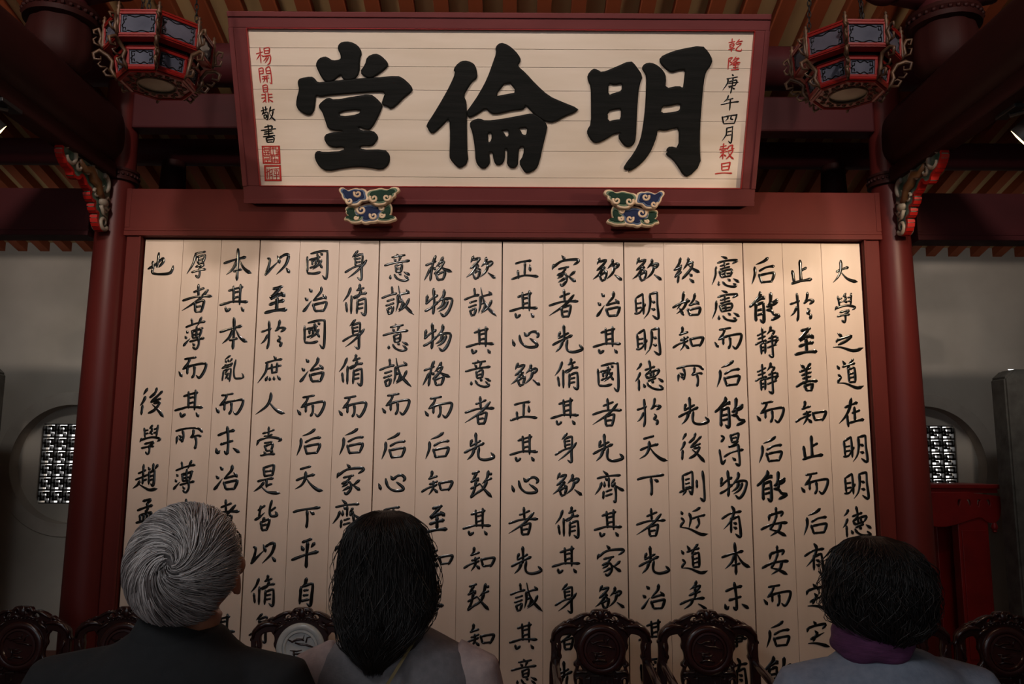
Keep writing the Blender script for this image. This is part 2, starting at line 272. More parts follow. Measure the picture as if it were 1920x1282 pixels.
# ---------------------------------------------------------------- brush writing
# Each character is a list of brush strokes (kind letter, then x y pairs, y down; 4.58 units = 1 px of the photo).
# h level stroke, v upright stroke, p falling left, n falling right, d dot, r rising flick, c hooked or turning stroke
GL = {
'大': (18, "h 815 182 870 158 915 145|p 855 85 852 160 830 220 780 276|n 852 185 895 235 940 258 992 268"),
'止': (21, "v 607 355 606 450 608 535|h 612 440 655 418|v 537 445 548 545|h 528 553 600 532 695 515"),
'於': (17, "h 112 130 150 118 190 100|v 172 38 178 150 176 230 165 275|p 170 150 140 205 110 232|p 264 28 256 80 228 122|c 230 122 270 95 312 100 276 130|d 255 162 272 182 252 212|d 254 214 284 222 276 256"),
'至': (24, "h 508 975 582 955|c 570 965 490 1055 540 1030 605 1015|d 572 1000 608 1038|h 485 1110 540 1090 602 1075|v 545 1045 545 1160|h 448 1180 540 1158 628 1152"),
'學': (15, "v 157 378 168 458|h 165 402 190 395|h 168 428 192 422|p 228 352 200 385|d 206 365 228 388|p 230 392 202 428|d 206 408 232 432|v 274 352 264 452|h 244 388 270 380|h 242 420 266 412|r 142 468 126 500|c 136 484 180 466 240 456 300 470 276 492|c 168 515 245 497 212 530|v 210 525 214 570 203 600 182 582|h 146 550 200 538 248 532"),
'之': (19, "d 832 712 868 738|c 820 788 830 770 890 750 950 735 905 775 832 812|n 790 830 855 832 960 860 1048 834"),
'道': (17, "d 822 988 842 1022|c 830 1068 852 1092 832 1118 824 1142|n 822 1140 890 1144 985 1180 1045 1162|d 872 948 897 988|p 967 935 925 978|h 872 1002 930 982 975 970|p 928 985 908 1022|v 918 1022 922 1132|c 920 1024 964 1008 974 1030 974 1132|h 928 1062 958 1054|h 928 1094 960 1088|h 924 1132 974 1128"),
'善': (20, "d 518 970 548 1002|r 602 962 564 1008|h 508 1034 600 1000|h 524 1064 602 1036|v 562 1000 562 1128|h 474 1162 530 1130 590 1112 652 1112|h 532 1092 598 1072|d 530 1112 552 1136|v 542 1150 562 1198|c 542 1154 605 1138 610 1150 598 1196|h 560 1192 604 1190"),
'在': (20, "h 895 108 945 84 1000 65|p 952 28 930 120 890 190 836 246|v 906 165 916 272|h 955 155 1016 132|v 974 105 974 225|h 930 238 990 220 1046 210"),
'明': (17, "v 880 400 886 526|c 884 400 928 372 942 372 946 460 946 540|h 892 446 926 440|h 892 486 926 480|h 872 532 915 522 962 452|p 1003 362 1005 440 988 520 948 576|c 1002 366 1055 352 1066 362 1066 440 1072 572 1022 546|d 1012 424 1046 438|d 1012 490 1046 498"),
'德': (17, "p 922 980 908 1010 880 1038|p 912 1060 896 1100 868 1138|v 900 1122 900 1216|h 955 1038 1000 1022 1036 1008|v 990 955 1000 1030 972 1072|c 955 1082 990 1060 1072 1036 1052 1084|d 955 1084 978 1108|v 998 1058 1004 1092|v 1024 1048 1028 1086|h 972 1108 1046 1086|h 980 1132 1044 1106|d 938 1156 952 1188|c 970 1146 992 1178 1040 1200 1102 1196 1072 1164|d 1003 1124 1026 1146|d 1066 1108 1108 1138"),
'知': (18, "p 502 652 500 690 474 724|h 476 722 546 698|h 484 768 548 742|h 418 832 470 800 545 770|p 514 740 514 800 478 858|d 518 802 552 838|v 564 752 582 818|c 566 758 655 742 678 752 645 822|h 582 815 655 806"),
'而': (18, "h 178 77 272 60|c 222 72 206 115 170 162|c 166 162 240 132 345 112 364 130 345 190 312 236 284 214|v 206 148 206 204|v 264 138 266 200 248 238|d 132 182 162 226"),
'后': (18, "p 298 358 258 390 190 418|p 180 438 180 500 150 586|h 220 472 280 440 346 430|v 214 502 236 576|c 222 508 320 488 345 496 320 566|h 236 568 324 560"),
'有': (18, "h 728 195 790 155 840 140 892 132|p 812 88 832 130 800 215 738 286|v 804 190 802 315|c 806 205 858 178 874 195 882 346 838 324|d 820 226 852 240|d 820 264 852 280"),
'定': (18, "d 804 428 826 456|p 756 486 746 525|c 752 490 820 466 906 452 878 494|d 812 508 838 538|r 776 582 830 556 892 524|v 826 540 795 600|n 752 618 830 618 935 646"),
'能': (21, "p 230 648 224 690 140 776|h 140 776 200 730 266 690|d 246 690 268 708|v 195 742 186 830 188 898|c 194 762 245 742 256 760 254 902 222 884|h 200 806 240 798|h 202 846 242 836|p 322 655 316 730 286 774|h 318 748 376 714|c 284 774 345 752 380 726|v 326 740 318 800|c 280 802 320 808 345 840 386 852 318 890"),
'静': (16, "h 140 728 212 692|v 182 660 182 770|h 146 756 206 732|h 122 806 165 782 216 768|v 164 800 170 886|c 166 802 202 790 200 882|h 174 830 196 826|h 174 856 196 852|p 257 646 250 682 222 718|c 248 682 286 688 266 722|c 234 752 296 734 310 752 284 806|h 214 788 260 772 318 762|h 224 830 300 802|v 264 718 266 850 264 908 232 890"),
'安': (19, "v 495 108 496 160|p 436 172 430 226|c 432 176 490 158 548 146 534 184|c 500 168 476 232 436 298|n 436 296 500 312 576 352|h 362 296 440 258 520 240 584 236|p 530 238 512 300 438 350"),
'慮': (16, "d 836 48 888 66|c 802 106 870 86 972 80 930 110|h 826 132 902 110|h 826 158 906 136|v 862 84 862 136|p 790 138 782 210 750 292|v 816 176 830 226|c 820 182 920 160 912 216|h 832 202 910 192|v 866 174 868 226|h 832 228 914 214|d 808 262 808 298|c 842 266 872 296 935 308 954 294 930 280|d 884 240 908 258|d 934 238 982 268"),
'得': (17, "c 840 352 864 370 836 408|c 822 472 834 560 846 592 872 556|v 920 344 932 408|c 920 350 976 332 990 340 972 404|h 932 374 972 364|h 930 408 976 398|c 985 400 940 432 900 448 985 425|h 862 532 930 492 1024 470|v 984 425 992 560 986 604 956 588|d 930 538 958 564"),
'物': (19, "p 846 712 834 785|h 834 785 880 745 930 712|v 897 655 904 780 896 874|h 828 848 880 820 932 772|p 987 666 984 715 924 788|c 956 752 1030 738 1058 756 1032 840 990 888 958 862|p 988 752 972 800 928 832|p 1020 758 995 815 942 852"),
'本': (19, "h 18 206 100 178 198 152|v 130 82 136 200 134 352|p 128 180 98 250 42 304|n 148 178 182 238 218 272 258 290|h 104 276 168 258"),
'末': (20, "h 58 494 120 468 194 450|v 132 420 146 540 144 646 118 630|h 84 572 184 540|p 100 560 84 580|d 46 602 58 650|r 62 648 82 622|d 190 602 246 638"),
'終': (18, "p 492 62 478 112 434 168|c 434 168 490 142 475 178 440 226|h 440 226 496 182|v 474 205 462 276|d 500 120 486 150|p 557 62 556 100 512 162|c 545 118 596 98 575 160 500 244|n 555 122 605 160 655 186|d 562 196 588 218|d 563 240 602 272"),
'始': (18, "p 515 352 500 430 452 504|d 470 486 508 552|h 418 488 490 448 562 428|p 546 412 510 490 446 542|p 611 366 596 420 558 466|h 560 466 642 444|d 614 424 644 458|v 544 498 562 552|c 550 508 636 488 652 498 634 552|h 560 550 634 546"),
'所': (17, "h 456 1012 540 990 640 988 682 1018|p 470 1058 464 1126|v 512 1008 524 1060 510 1108|d 480 1048 512 1068|d 484 1080 506 1086|p 606 998 604 1040 578 1066|h 588 1066 640 1050 672 1054|v 626 1062 636 1110 626 1164"),
'先': (19, "p 531 78 514 132|h 518 132 602 88|v 562 22 566 130 552 165|h 468 190 540 152 632 108|p 552 160 532 210 492 252|c 594 144 586 205 600 240 650 250 720 226 694 188"),
'後': (18, "p 537 332 504 388|p 524 402 508 445 482 482|v 504 478 498 558|c 617 328 604 370 562 412|h 562 410 604 380|c 666 356 622 402 572 452|h 574 450 654 420|c 600 462 650 452 610 515 556 546|n 586 470 636 515 692 580"),
'則': (17, "v 500 688 506 825|c 502 688 560 664 584 660 584 780 578 856|h 524 724 556 714|h 524 758 556 750|h 524 792 560 782|h 472 832 530 806 582 786|p 528 812 498 858|d 550 814 580 852|v 620 728 622 792|v 672 648 682 760 682 898 648 878"),
'近': (17, "d 492 994 506 1024|c 494 1052 516 1080 494 1110 486 1132|n 482 1132 560 1146 660 1192 722 1188|p 658 962 625 985 588 998|p 562 1012 576 1060 558 1142|h 578 1062 640 1040 696 1026|v 638 1052 646 1100 620 1140"),
'矣': (18, "p 622 402 610 440 564 478|c 590 460 655 442 610 500 556 528|h 560 526 652 492|p 610 460 612 530 580 580|h 480 602 580 560 686 548|p 588 556 570 600 512 642|n 634 598 668 618 708 652"),
'欲': (18, "p 132 62 108 118|c 128 96 186 78 150 130 104 170|d 132 130 178 146|p 162 145 120 205 72 244|n 165 150 178 175 198 190|v 128 204 146 258|c 132 208 186 186 174 244|h 146 258 176 244|p 241 72 236 110 198 152|c 234 128 276 108 292 120 264 152|p 258 132 240 190 188 242|n 258 204 322 252"),
'天': (19, "h 172 378 256 354|h 142 474 210 446 292 424|p 218 400 216 460 186 515 132 550|n 222 450 262 505 322 552 374 562"),
'下': (19, "h 118 732 180 714 342 690|v 234 718 240 800 234 866|d 258 726 296 750"),
'者': (18, "h 198 1042 282 1008|v 234 978 240 1080|h 108 1116 220 1082 352 1076|p 320 1022 240 1110 106 1202|v 212 1130 220 1212|c 216 1134 280 1114 290 1130 270 1216|h 228 1168 264 1162|h 222 1210 270 1206"),
'治': (19, "d 192 446 218 474|d 160 524 186 548|r 152 640 172 618 218 548|p 297 432 290 480 232 544|h 236 546 322 522|d 312 494 344 532|v 232 578 252 638|c 238 584 330 564 346 574 322 642|h 254 638 322 634"),
'其': (18, "h 166 398 220 380 282 364|v 204 360 212 500|v 264 345 264 516|h 216 412 252 404|h 216 458 252 448|h 98 520 150 505 210 490 330 492|c 146 540 156 572 190 548|d 278 536 302 572"),
'國': (17, "v 852 1018 858 1155|c 880 990 970 968 1012 968 1024 985 1024 1196 988 1176|h 872 1042 960 1018|v 936 994 954 1060 984 1112|p 976 1044 950 1085 902 1124|c 892 1056 930 1044 922 1086|v 894 1050 898 1086|h 880 1112 934 1090|d 964 984 982 1002|c 860 1158 920 1160 972 1146"),
'齊': (17, "d 896 650 942 692|h 848 716 940 696 1044 688|d 912 712 936 734|v 946 710 946 795|p 884 750 868 800 826 858|d 908 742 908 790|p 996 722 966 764|d 970 758 982 790|p 1000 752 976 790|n 992 762 1030 798 1078 822|v 900 828 896 892|v 1000 784 1006 850 1000 914 984 906|h 922 828 968 812|h 918 866 972 848"),
'家': (18, "d 928 100 958 134|p 862 178 848 224|c 854 206 930 150 1050 134 1074 150 1030 182|h 904 218 988 198|c 966 208 935 250 888 272|c 922 250 964 262 970 315 935 358 914 342|p 942 266 892 300|p 962 294 898 332|p 1044 236 984 288|n 980 272 1010 298 1052 326"),
'脩': (17, "p 551 988 530 1050 488 1108|v 514 1118 526 1198|v 559 1060 561 1212|p 626 958 626 985 602 1018|h 604 1012 662 990|p 642 1012 620 1060 578 1088|h 574 1074 630 1046 686 1034|v 614 1090 610 1210|c 616 1102 668 1082 682 1096 682 1218 646 1200|h 624 1132 658 1124|h 624 1168 658 1160"),
'身': (17, "p 586 332 538 388|v 562 384 570 462|c 558 384 612 362 628 376 622 500 622 578 588 560|h 578 402 608 396|h 578 432 608 426|h 484 517 560 472 636 452|p 664 412 620 470 562 525 508 566"),
'心': (19, "d 112 776 132 832|c 172 738 190 800 240 838 312 836 322 812 262 764|d 212 712 236 748|c 236 746 270 714 312 708 336 735 322 760"),
'正': (17, "h 144 114 210 96 276 88|v 226 98 222 218|d 266 120 270 178|v 164 174 172 242|h 112 248 220 216 336 224"),
'誠': (17, "h 102 526 160 502 224 484|v 184 430 192 496|h 146 552 204 534|h 138 592 202 570|v 150 618 162 660|c 152 622 198 602 186 658|h 160 662 188 656|p 236 498 238 570 222 642|h 236 508 270 492 326 478|c 246 562 278 550 270 605 248 626|n 240 422 262 520 300 590 378 668|p 334 530 306 590 246 642|d 306 452 334 484"),
'意': (16, "d 202 28 218 52|h 162 58 272 38|d 178 68 198 92|p 238 48 220 94|h 102 128 200 102 312 86|v 194 126 202 188|c 196 132 240 114 250 126 244 184|h 206 156 238 150|h 204 184 242 178|d 152 210 154 244|c 186 204 212 240 265 258 304 244 272 212|d 222 188 244 208|d 266 182 318 208"),
'致': (19, "h 852 678 910 658|p 892 666 848 746|h 842 748 904 716|d 880 706 904 740|h 842 806 910 766|v 886 738 872 810 842 884|h 842 880 925 818|p 990 652 976 720 936 764|d 1000 668 1016 684|h 962 738 1016 716|p 978 735 950 800 882 856|n 916 760 960 815 1022 880"),
'格': (18, "h 456 124 540 90|v 540 42 516 110 496 256|p 504 138 446 252|d 520 140 540 160|p 602 52 580 98 542 138|c 566 104 612 92 575 155 528 198|n 556 124 610 152 682 180|v 544 192 562 252|c 550 204 612 178 622 192 606 244|h 562 248 608 242"),
'平': (22, "h 582 78 656 50|d 572 108 594 150|p 686 82 656 124|h 498 230 600 190 716 158|v 626 75 622 200 622 296"),
'自': (21, "p 612 382 598 440 558 468|v 568 458 562 604|c 572 460 650 432 668 445 662 540 654 618 622 600|h 594 490 628 484|h 592 532 628 526|h 572 580 636 566"),
'以': (19, "c 162 116 182 130 172 200 152 252|r 150 256 195 205 262 136|d 246 92 268 156|c 266 112 310 84 348 82|p 346 82 320 170 244 254|d 324 196 356 238"),
'庶': (16, "d 192 904 218 930|h 128 964 200 942 266 930|p 142 958 132 1040 68 1136|h 146 1014 262 984|v 182 974 188 1050|v 228 962 226 1046|h 184 1048 230 1040|d 152 1074 134 1116|d 172 1082 170 1114|d 204 1078 208 1110|d 232 1070 260 1108"),
'人': (19, "p 216 -14 214 40 180 105 94 172|n 198 58 246 115 300 152 346 162"),
'壹': (16, "v 196 276 196 352|h 148 332 242 300|h 162 358 226 340|p 116 388 98 438|c 104 396 200 364 305 378 282 400|h 166 414 228 402|v 168 434 186 484|c 172 440 236 420 224 480|h 186 482 226 476|d 164 484 180 510|p 238 474 220 506|h 138 520 200 510 256 506"),
'是': (18, "v 152 622 164 702|c 152 626 226 602 240 612 230 696|h 166 658 222 648|h 166 696 230 686|h 108 742 170 724 238 714|v 182 722 186 792|h 186 778 228 762|p 162 748 130 790 78 828|n 138 784 200 832 306 842"),
'皆': (18, "h 112 990 166 950|v 132 952 120 1055|r 88 1072 125 1050 168 1008|c 226 903 210 980 222 1036 274 1032 258 998|h 220 994 258 964|p 170 1052 148 1086|v 138 1088 152 1160|c 142 1092 200 1068 212 1080 190 1164|h 154 1120 188 1110|h 152 1160 192 1156"),
'亂': (13, "p 828 900 780 938|d 784 938 796 962|d 808 932 816 956|p 844 926 826 958|c 764 1006 850 966 800 1008|h 784 984 838 970|h 760 1012 840 988|v 776 1034 768 1118|c 776 1032 826 1014 838 1026 830 1128|p 812 1016 788 1062|h 790 1062 822 1054|p 818 1056 792 1104|d 802 1080 824 1104|c 876 938 864 1020 872 1086 900 1098 948 1086 934 1052"),
'厚': (16, "h 528 28 612 10|p 532 28 516 110 466 202|v 548 52 556 112|c 550 56 600 40 612 50 596 110|h 558 84 602 74|h 558 112 602 102|c 538 142 606 118 572 150|v 572 148 576 200 566 232 542 214|h 508 188 560 172 622 160"),
'薄': (16, "h 448 654 530 622 608 604|v 492 582 502 640|p 577 566 546 644|d 452 686 468 704|d 444 730 458 752|r 438 814 455 790 488 752|h 498 688 592 660|v 504 690 512 748|c 508 694 572 670 580 682 568 738|h 516 720 568 710|h 512 746 568 738|v 540 645 542 750|h 490 778 540 764 608 746|v 560 742 566 800 546 840 516 824|d 512 790 532 812"),
'趙': (17, "h 112 764 172 735|v 152 688 152 795|h 92 818 194 774|v 154 798 152 855|h 152 828 184 814|p 128 826 112 860 72 892|n 112 850 175 886 220 904 286 892|v 236 680 234 742|d 192 708 208 734|p 274 686 250 728|v 204 748 206 855|c 208 758 244 736 250 760 246 864 222 850|h 214 788 238 780|h 214 820 238 812"),
'孟': (19, "c 146 1008 210 994 182 1028|v 182 1025 192 1070 172 1104|h 106 1088 170 1062 228 1044|v 128 1128 136 1190|c 132 1128 212 1106 222 1116 208 1176|v 160 1118 162 1186|v 190 1112 186 1182|h 102 1194 170 1178 242 1180"),
'也': (18, "c 132 156 190 120 250 66 258 92 222 142|v 216 18 206 142|v 168 92 176 165|c 172 150 176 192 250 200 326 186 346 126"),
'兆': (16, "d 118 572 142 598|r 116 640 162 602|p 192 532 184 600 138 668|c 222 540 216 640 230 662 262 655|d 236 580 258 594|d 236 630 258 612"),
'書': (10, "v 200 750 200 855|c 168 772 232 760 226 792|h 138 800 265 783|h 165 814 230 802|h 160 832 240 820|h 152 854 252 842|v 176 862 180 902|c 178 864 240 855 234 902|h 184 882 232 876|h 180 900 235 897"),
'事': (17, "h 20 52 90 40 180 34|v 98 5 106 170 100 198 70 180|v 54 64 62 98|c 56 68 146 54 140 92|h 62 98 142 90|c 48 122 152 106 148 152|h 14 144 100 134 188 130|h 48 168 152 152"),
'為': (16, "p 72 8 58 34|h 28 62 140 44|p 102 42 60 110 8 172|c 80 88 150 74 142 108|c 60 118 160 104 150 138|c 50 148 178 130 170 188 138 182|d 42 160 38 186|d 70 160 74 186|d 98 158 104 182|d 122 152 132 174"),
'楊': (8, "h 95 142 152 125|v 130 88 130 222|p 128 145 92 196|d 138 150 156 166|v 165 95 168 142|c 165 95 210 90 206 138|h 170 116 205 112|h 168 140 206 135|h 155 162 216 150|c 172 166 216 160 206 218 184 232|p 182 172 150 206|p 200 170 164 222"),
'開': (8, "v 120 268 125 392|c 120 270 155 264 155 312|h 125 291 152 287|h 127 313 155 309|c 180 266 216 260 221 392 204 382|v 180 266 182 313|h 184 288 214 284|h 184 311 215 307|h 146 336 196 328|h 142 357 200 348|p 165 336 160 370 146 387|v 182 330 183 388"),
'鼎': (8, "v 155 413 158 472|c 155 415 192 411 192 472|h 160 433 188 430|h 160 451 188 448|h 158 469 191 466|v 171 478 171 562|v 196 475 196 560|h 138 493 171 489|h 138 521 171 517|p 171 533 142 562|h 197 490 229 487|h 197 515 229 512|n 197 530 216 542 234 556"),
'敬': (9, "h 138 632 192 614|v 155 598 158 642|v 178 593 178 637|p 160 640 140 667|c 150 656 192 644 188 702 174 706|v 158 668 160 697|c 158 669 179 665 176 692|h 160 694 176 691|p 223 593 204 652|h 210 632 252 617|p 240 630 226 680 194 712|n 208 650 230 690 256 716"),
'乾': (8, "h 213 91 262 82|v 238 56 238 100|v 222 105 225 136|c 222 106 256 100 250 132|h 226 120 250 116|h 225 136 250 131|h 213 152 264 140|v 238 134 238 172|p 300 63 270 102|h 285 86 326 77|c 276 106 318 99 285 136 280 156 318 162 326 144"),
'隆': (8, "v 210 224 210 322|c 210 226 240 219 220 250 242 270 220 287|p 271 213 240 257|c 258 233 298 224 240 272|n 256 240 280 258 314 263|h 252 276 292 268|p 260 266 245 287|h 250 287 302 279|v 272 262 272 322|h 252 305 296 299|h 238 326 302 320"),
'庚': (9, "d 234 360 247 377|h 193 402 282 385|p 205 400 200 440 163 502|c 213 427 277 412 270 457|h 200 442 292 430|h 213 467 270 456|v 245 392 243 470 234 527|p 240 460 214 482|n 246 476 268 492"),
'午': (10, "p 206 543 196 575 168 602|h 190 582 246 570|h 148 624 220 606 296 597|v 225 573 225 672"),
'四': (10, "v 154 728 172 788|c 154 730 262 712 278 716 262 788|p 206 724 201 745 184 762|c 232 722 230 745 252 751|h 172 787 264 782"),
'月': (10, "p 191 822 191 880 158 937|c 191 826 235 814 242 822 239 948 213 935|h 196 856 232 850|h 194 887 232 881"),
'榖': (9, "h 138 987 187 975|v 165 956 162 1002|p 140 1000 134 1017|h 140 1006 197 998|h 150 1020 187 1012|h 143 1037 197 1025|v 168 1013 165 1092|p 165 1045 136 1082|d 172 1050 192 1067|p 211 978 200 1012|c 210 980 242 970 238 1000 258 1000|c 204 1022 248 1014 226 1056 194 1092|n 208 1030 230 1065 262 1092"),
'旦': (10, "v 149 1128 155 1188|c 150 1132 212 1120 220 1126 211 1188|h 158 1157 209 1150|h 156 1187 212 1181|h 100 1218 165 1210 242 1212"),
}
PROF = {  # width along the stroke
 'h': ((0,.75),(.12,.95),(.45,.72),(.8,.85),(.93,1.2),(1,.8)),
 'v': ((0,.7),(.1,1.2),(.35,.85),(.75,.9),(.93,1.1),(1,.5)),
 'p': ((0,.6),(.1,1.2),(.4,1.0),(.75,.7),(1,.18)),
 'n': ((0,.35),(.3,.7),(.65,1.15),(.85,1.3),(1,.15)),
 'd': ((0,.25),(.3,.8),(.7,1.25),(.92,1.15),(1,.6)),
 'r': ((0,.8),(.15,1.15),(.6,.7),(1,.2)),
 'c': ((0,.6),(.1,1.05),(.3,.8),(.5,.95),(.75,1.1),(.93,.9),(1,.35)),
}
def lerp_prof(tab, t):
    for (a, va), (b, vb) in zip(tab, tab[1:]):
        if t <= b: return va + (vb-va)*(t-a)/max(b-a, 1e-6)
    return tab[-1][1]
def spline(pts, per=6):
    """open centripetal-ish Catmull-Rom through 2D points"""
    if len(pts) == 2:
        return [(pts[0][0]+(pts[1][0]-pts[0][0])*i/per, pts[0][1]+(pts[1][1]-pts[0][1])*i/per) for i in range(per+1)]
    P = [pts[0]] + pts + [pts[-1]]; out = []
    for i in range(1, len(P)-2):
        p0, p1, p2, p3 = P[i-1:i+3]
        for k in range(per):
            t = k/per
            out.append(tuple(.5*((2*b)+(c-a)*t+(2*a-5*b+4*c-d)*t*t+(3*b-a-3*c+d)*t**3) for a, b, c, d in zip(p0, p1, p2, p3)))
    out.append(pts[-1]); return out
def glyph_bbox(ch):
    xs, ys = [], []
    for s in GL[ch][1].split('|'):
        n = list(map(float, s.split()[1:])); xs += n[0::2]; ys += n[1::2]
    return min(xs), min(ys), max(xs), max(ys)
def glyph_bmesh(ch, unit, up=1.0, rise=.0022, fat=1.34, base=.0008):
    """brush strokes as low domed ridges; local X right, Z up, out of the board along -Y; unit = metres per grid unit"""
    w0, data = GL[ch]; x0, y0, x1, y1 = glyph_bbox(ch); cx, cy = (x0+x1)/2, (y0+y1)/2
    bm = bmesh.new()
    for si, s in enumerate(data.split('|')):
        t = s.split(); n = list(map(float, t[1:])); pts = list(zip(n[0::2], n[1::2]))
        pl = spline(pts, 5)
        L = [0]
        for a, b in zip(pl, pl[1:]): L.append(L[-1]+math.dist(a, b))
        ext = w0*.22
        rows = []
        lift = base + .00012*si
        for i, p in enumerate(pl):
            a = pl[max(i-1, 0)]; b = pl[min(i+1, len(pl)-1)]
            dx, dy = b[0]-a[0], b[1]-a[1]; d = math.hypot(dx, dy) or 1
            dx, dy = dx/d, dy/d
            w = .5*w0*fat*lerp_prof(PROF[t[0]], L[i]/max(L[-1], 1e-6))
            rows.append((p, (dx, dy), w))
        # rounded entry and exit
        (p, d, w) = rows[0]; rows.insert(0, ((p[0]-d[0]*w*.7, p[1]-d[1]*w*.7), d, w*.45))
        (p, d, w) = rows[-1]; rows.append(((p[0]+d[0]*w*.7, p[1]+d[1]*w*.7), d, w*.4))
        prev = None
        for (p, d, w) in rows:
            nx, ny = -d[1], d[0]; vs = []
            for k, hgt in ((-1, 0), (-.5, .8), (.5, .8), (1, 0)):
                X = (p[0]+nx*w*k-cx)*unit; Z = -(p[1]+ny*w*k-cy)*unit*up
                vs.append(bm.verts.new((X, -lift-hgt*rise*min(1, w/(.5*w0)), Z)))
            if prev:
                for q in range(3): bm.faces.new((prev[q], prev[q+1], vs[q+1], vs[q]))
            prev = vs
    bm.normal_update()
    # make every face look out of the board (-Y)
    for f in bm.faces:
        if f.normal.y > 0: f.normal_flip()
    return bm
# ---------------------------------------------------------------- the hall
BT = 3.085       # top of the writing boards
def struct(name, bm, m, parent=None, smooth=False):
    o = link(name, bm, m, parent, smooth)
    if not parent: o['kind'] = 'structure'
    return o
bm = bmesh.new(); add_box(bm, -6.6, 6.6, -10, 2.9, -.1, 0); struct('floor', bm, 'floor')
# rear wall with two round window recesses and lattice openings
WY = 2.6; WTOP = 3.86
WIN = [(-4.03, 1.655), (3.93, 1.685)]
R_IN, R_OUT, LW, LH = .545, .665, .352, .372
def wall_rear():
    bm = bmesh.new(); S = .9
    xs = [-6.6]
    for cx, cz in WIN: xs += [cx-S, cx+S]
    xs.append(6.6)
    def quad(x0, x1, z0, z1, y=WY):
        bm.faces.new([bm.verts.new((x, y, z)) for x, z in ((x0, z0), (x1, z0), (x1, z1), (x0, z1))])
    for i in (0, 2, 4): quad(xs[i], xs[i+1], 0, WTOP)
    N = 64
    for cx, cz in WIN:
        quad(cx-S, cx+S, 0, cz-S); quad(cx-S, cx+S, cz+S, WTOP)
        sq, ci, cb, re, rb = [], [], [], [], []
        for k in range(N):
            t = 2*math.pi*(k+.5)/N; c, s = math.cos(t), math.sin(t); m = S/max(abs(c), abs(s))
            sq.append(bm.verts.new((cx+c*m, WY, cz+s*m)))
            ci.append(bm.verts.new((cx+c*R_IN, WY, cz+s*R_IN)))
            cb.append(bm.verts.new((cx+c*R_IN, WY+.13, cz+s*R_IN)))
            mm = min(LW/max(abs(c), 1e-6), LH/max(abs(s), 1e-6))
            re.append(bm.verts.new((cx+c*mm, WY+.13, cz+s*mm)))
            rb.append(bm.verts.new((cx+c*mm, WY+.27, cz+s*mm)))
        for k in range(N):
            j = (k+1) % N
            for a, b in ((sq, ci), (ci, cb), (cb, re), (re, rb)): bm.faces.new((a[k], a[j], b[j], b[k]))
    bmesh.ops.recalc_face_normals(bm, faces=bm.faces[:])
    return bm
struct('wall_rear', wall_rear(), 'wall')
for i, (cx, cz) in enumerate(WIN):
    bm = bmesh.new()           # flat plaster ring round the recess
    add_lathe(bm, [(R_IN, 0), (R_IN, .012), (R_OUT-.006, .012), (R_OUT, .006), (R_OUT, 0)], (cx, WY, cz), 64, 'Y', cap=False)
    w = struct('window_%d' % (i+1), bm, 'wallring', smooth=False)
    # pierced ceramic lattice tiles: 4 x 5 cells with key-fret bars
    bm = bmesh.new(); y0, y1 = WY+.15, WY+.215; nx, nz = 6, 6
    cw, chh = 2*LW/nx, 2*LH/nz
    def bar(xa, xb, za, zb): add_box(bm, xa, xb, y0, y1, za, zb)
    for a in range(nx+1): bar(cx-LW+a*cw-.008, cx-LW+a*cw+.008, cz-LH, cz+LH)
    for b in range(nz+1): bar(cx-LW, cx+LW, cz-LH+b*chh-.0075, cz-LH+b*chh+.0075)
    for a in range(nx):
        for b in range(nz):
            ox, oz = cx-LW+a*cw, cz-LH+b*chh
            B = lambda u0, u1, v0, v1: bar(ox+u0*cw, ox+u1*cw, oz+v0*chh, oz+v1*chh)
            t = .16
            B(.18, .18+t, .2, .62); B(.18, .6, .2, .2+t); B(.7, .7+t, .38, .82); B(.4, .82, .72, .72+t)
            B(.42, .58, .38, .58); B(.0, .3, .48, .6); B(.7, 1, .42, .54); B(.18, .3, .6, .84); B(.62, .74, .0, .22)
    link('window_lattice', bm, mat('lattice_glaze_%d' % i, srgb(44, 38, 32), .5), w)
bm = bmesh.new(); add_box(bm, -6.7, -6.6, -10, 2.9, 0, 6); struct('wall_left', bm, 'wall')
bm = bmesh.new(); add_box(bm, 6.6, 6.7, -10, 2.9, 0, 6); struct('wall_right', bm, 'wall')
# roof: tan boards over red-brown rafters, falling towards the rear wall
RZ = lambda y: 4.40-.28*y           # underside of the rafters
def slab(bm, x0, x1, ya, za, yb, zb, t, mi=0):
    v = [bm.verts.new(p) for p in ((x0, ya, za), (x1, ya, za), (x1, yb, zb), (x0, yb, zb), (x0, ya, za+t), (x1, ya, za+t), (x1, yb, zb+t), (x0, yb, zb+t))]
    for f in ((0, 3, 2, 1), (4, 5, 6, 7), (0, 1, 5, 4), (1, 2, 6, 5), (2, 3, 7, 6), (3, 0, 4, 7)): bm.faces.new([v[k] for k in f]).material_index = mi
bm = bmesh.new(); RD = .085
slab(bm, -6.7, 6.7, 3.2, RZ(3.2)+RD, -4, RZ(-4)+RD, .06); slab(bm, -6.7, 6.7, -4, RZ(-4)+RD, -10, 3.9, .06)
ceil = struct('ceiling', bm, 'ceil')
PER = .213; raf = None
for k in range(-24, 25):
    x = k*PER+.045
    if raf is None:
        bm = bmesh.new(); slab(bm, -.043, .043, 3.15, RZ(3.15), -4, RZ(-4), RD-.002); raf = link('rafter', bm, 'rafter', ceil); r = raf
    else:
        r = raf.copy(); COL.objects.link(r)
    r.location.x = x

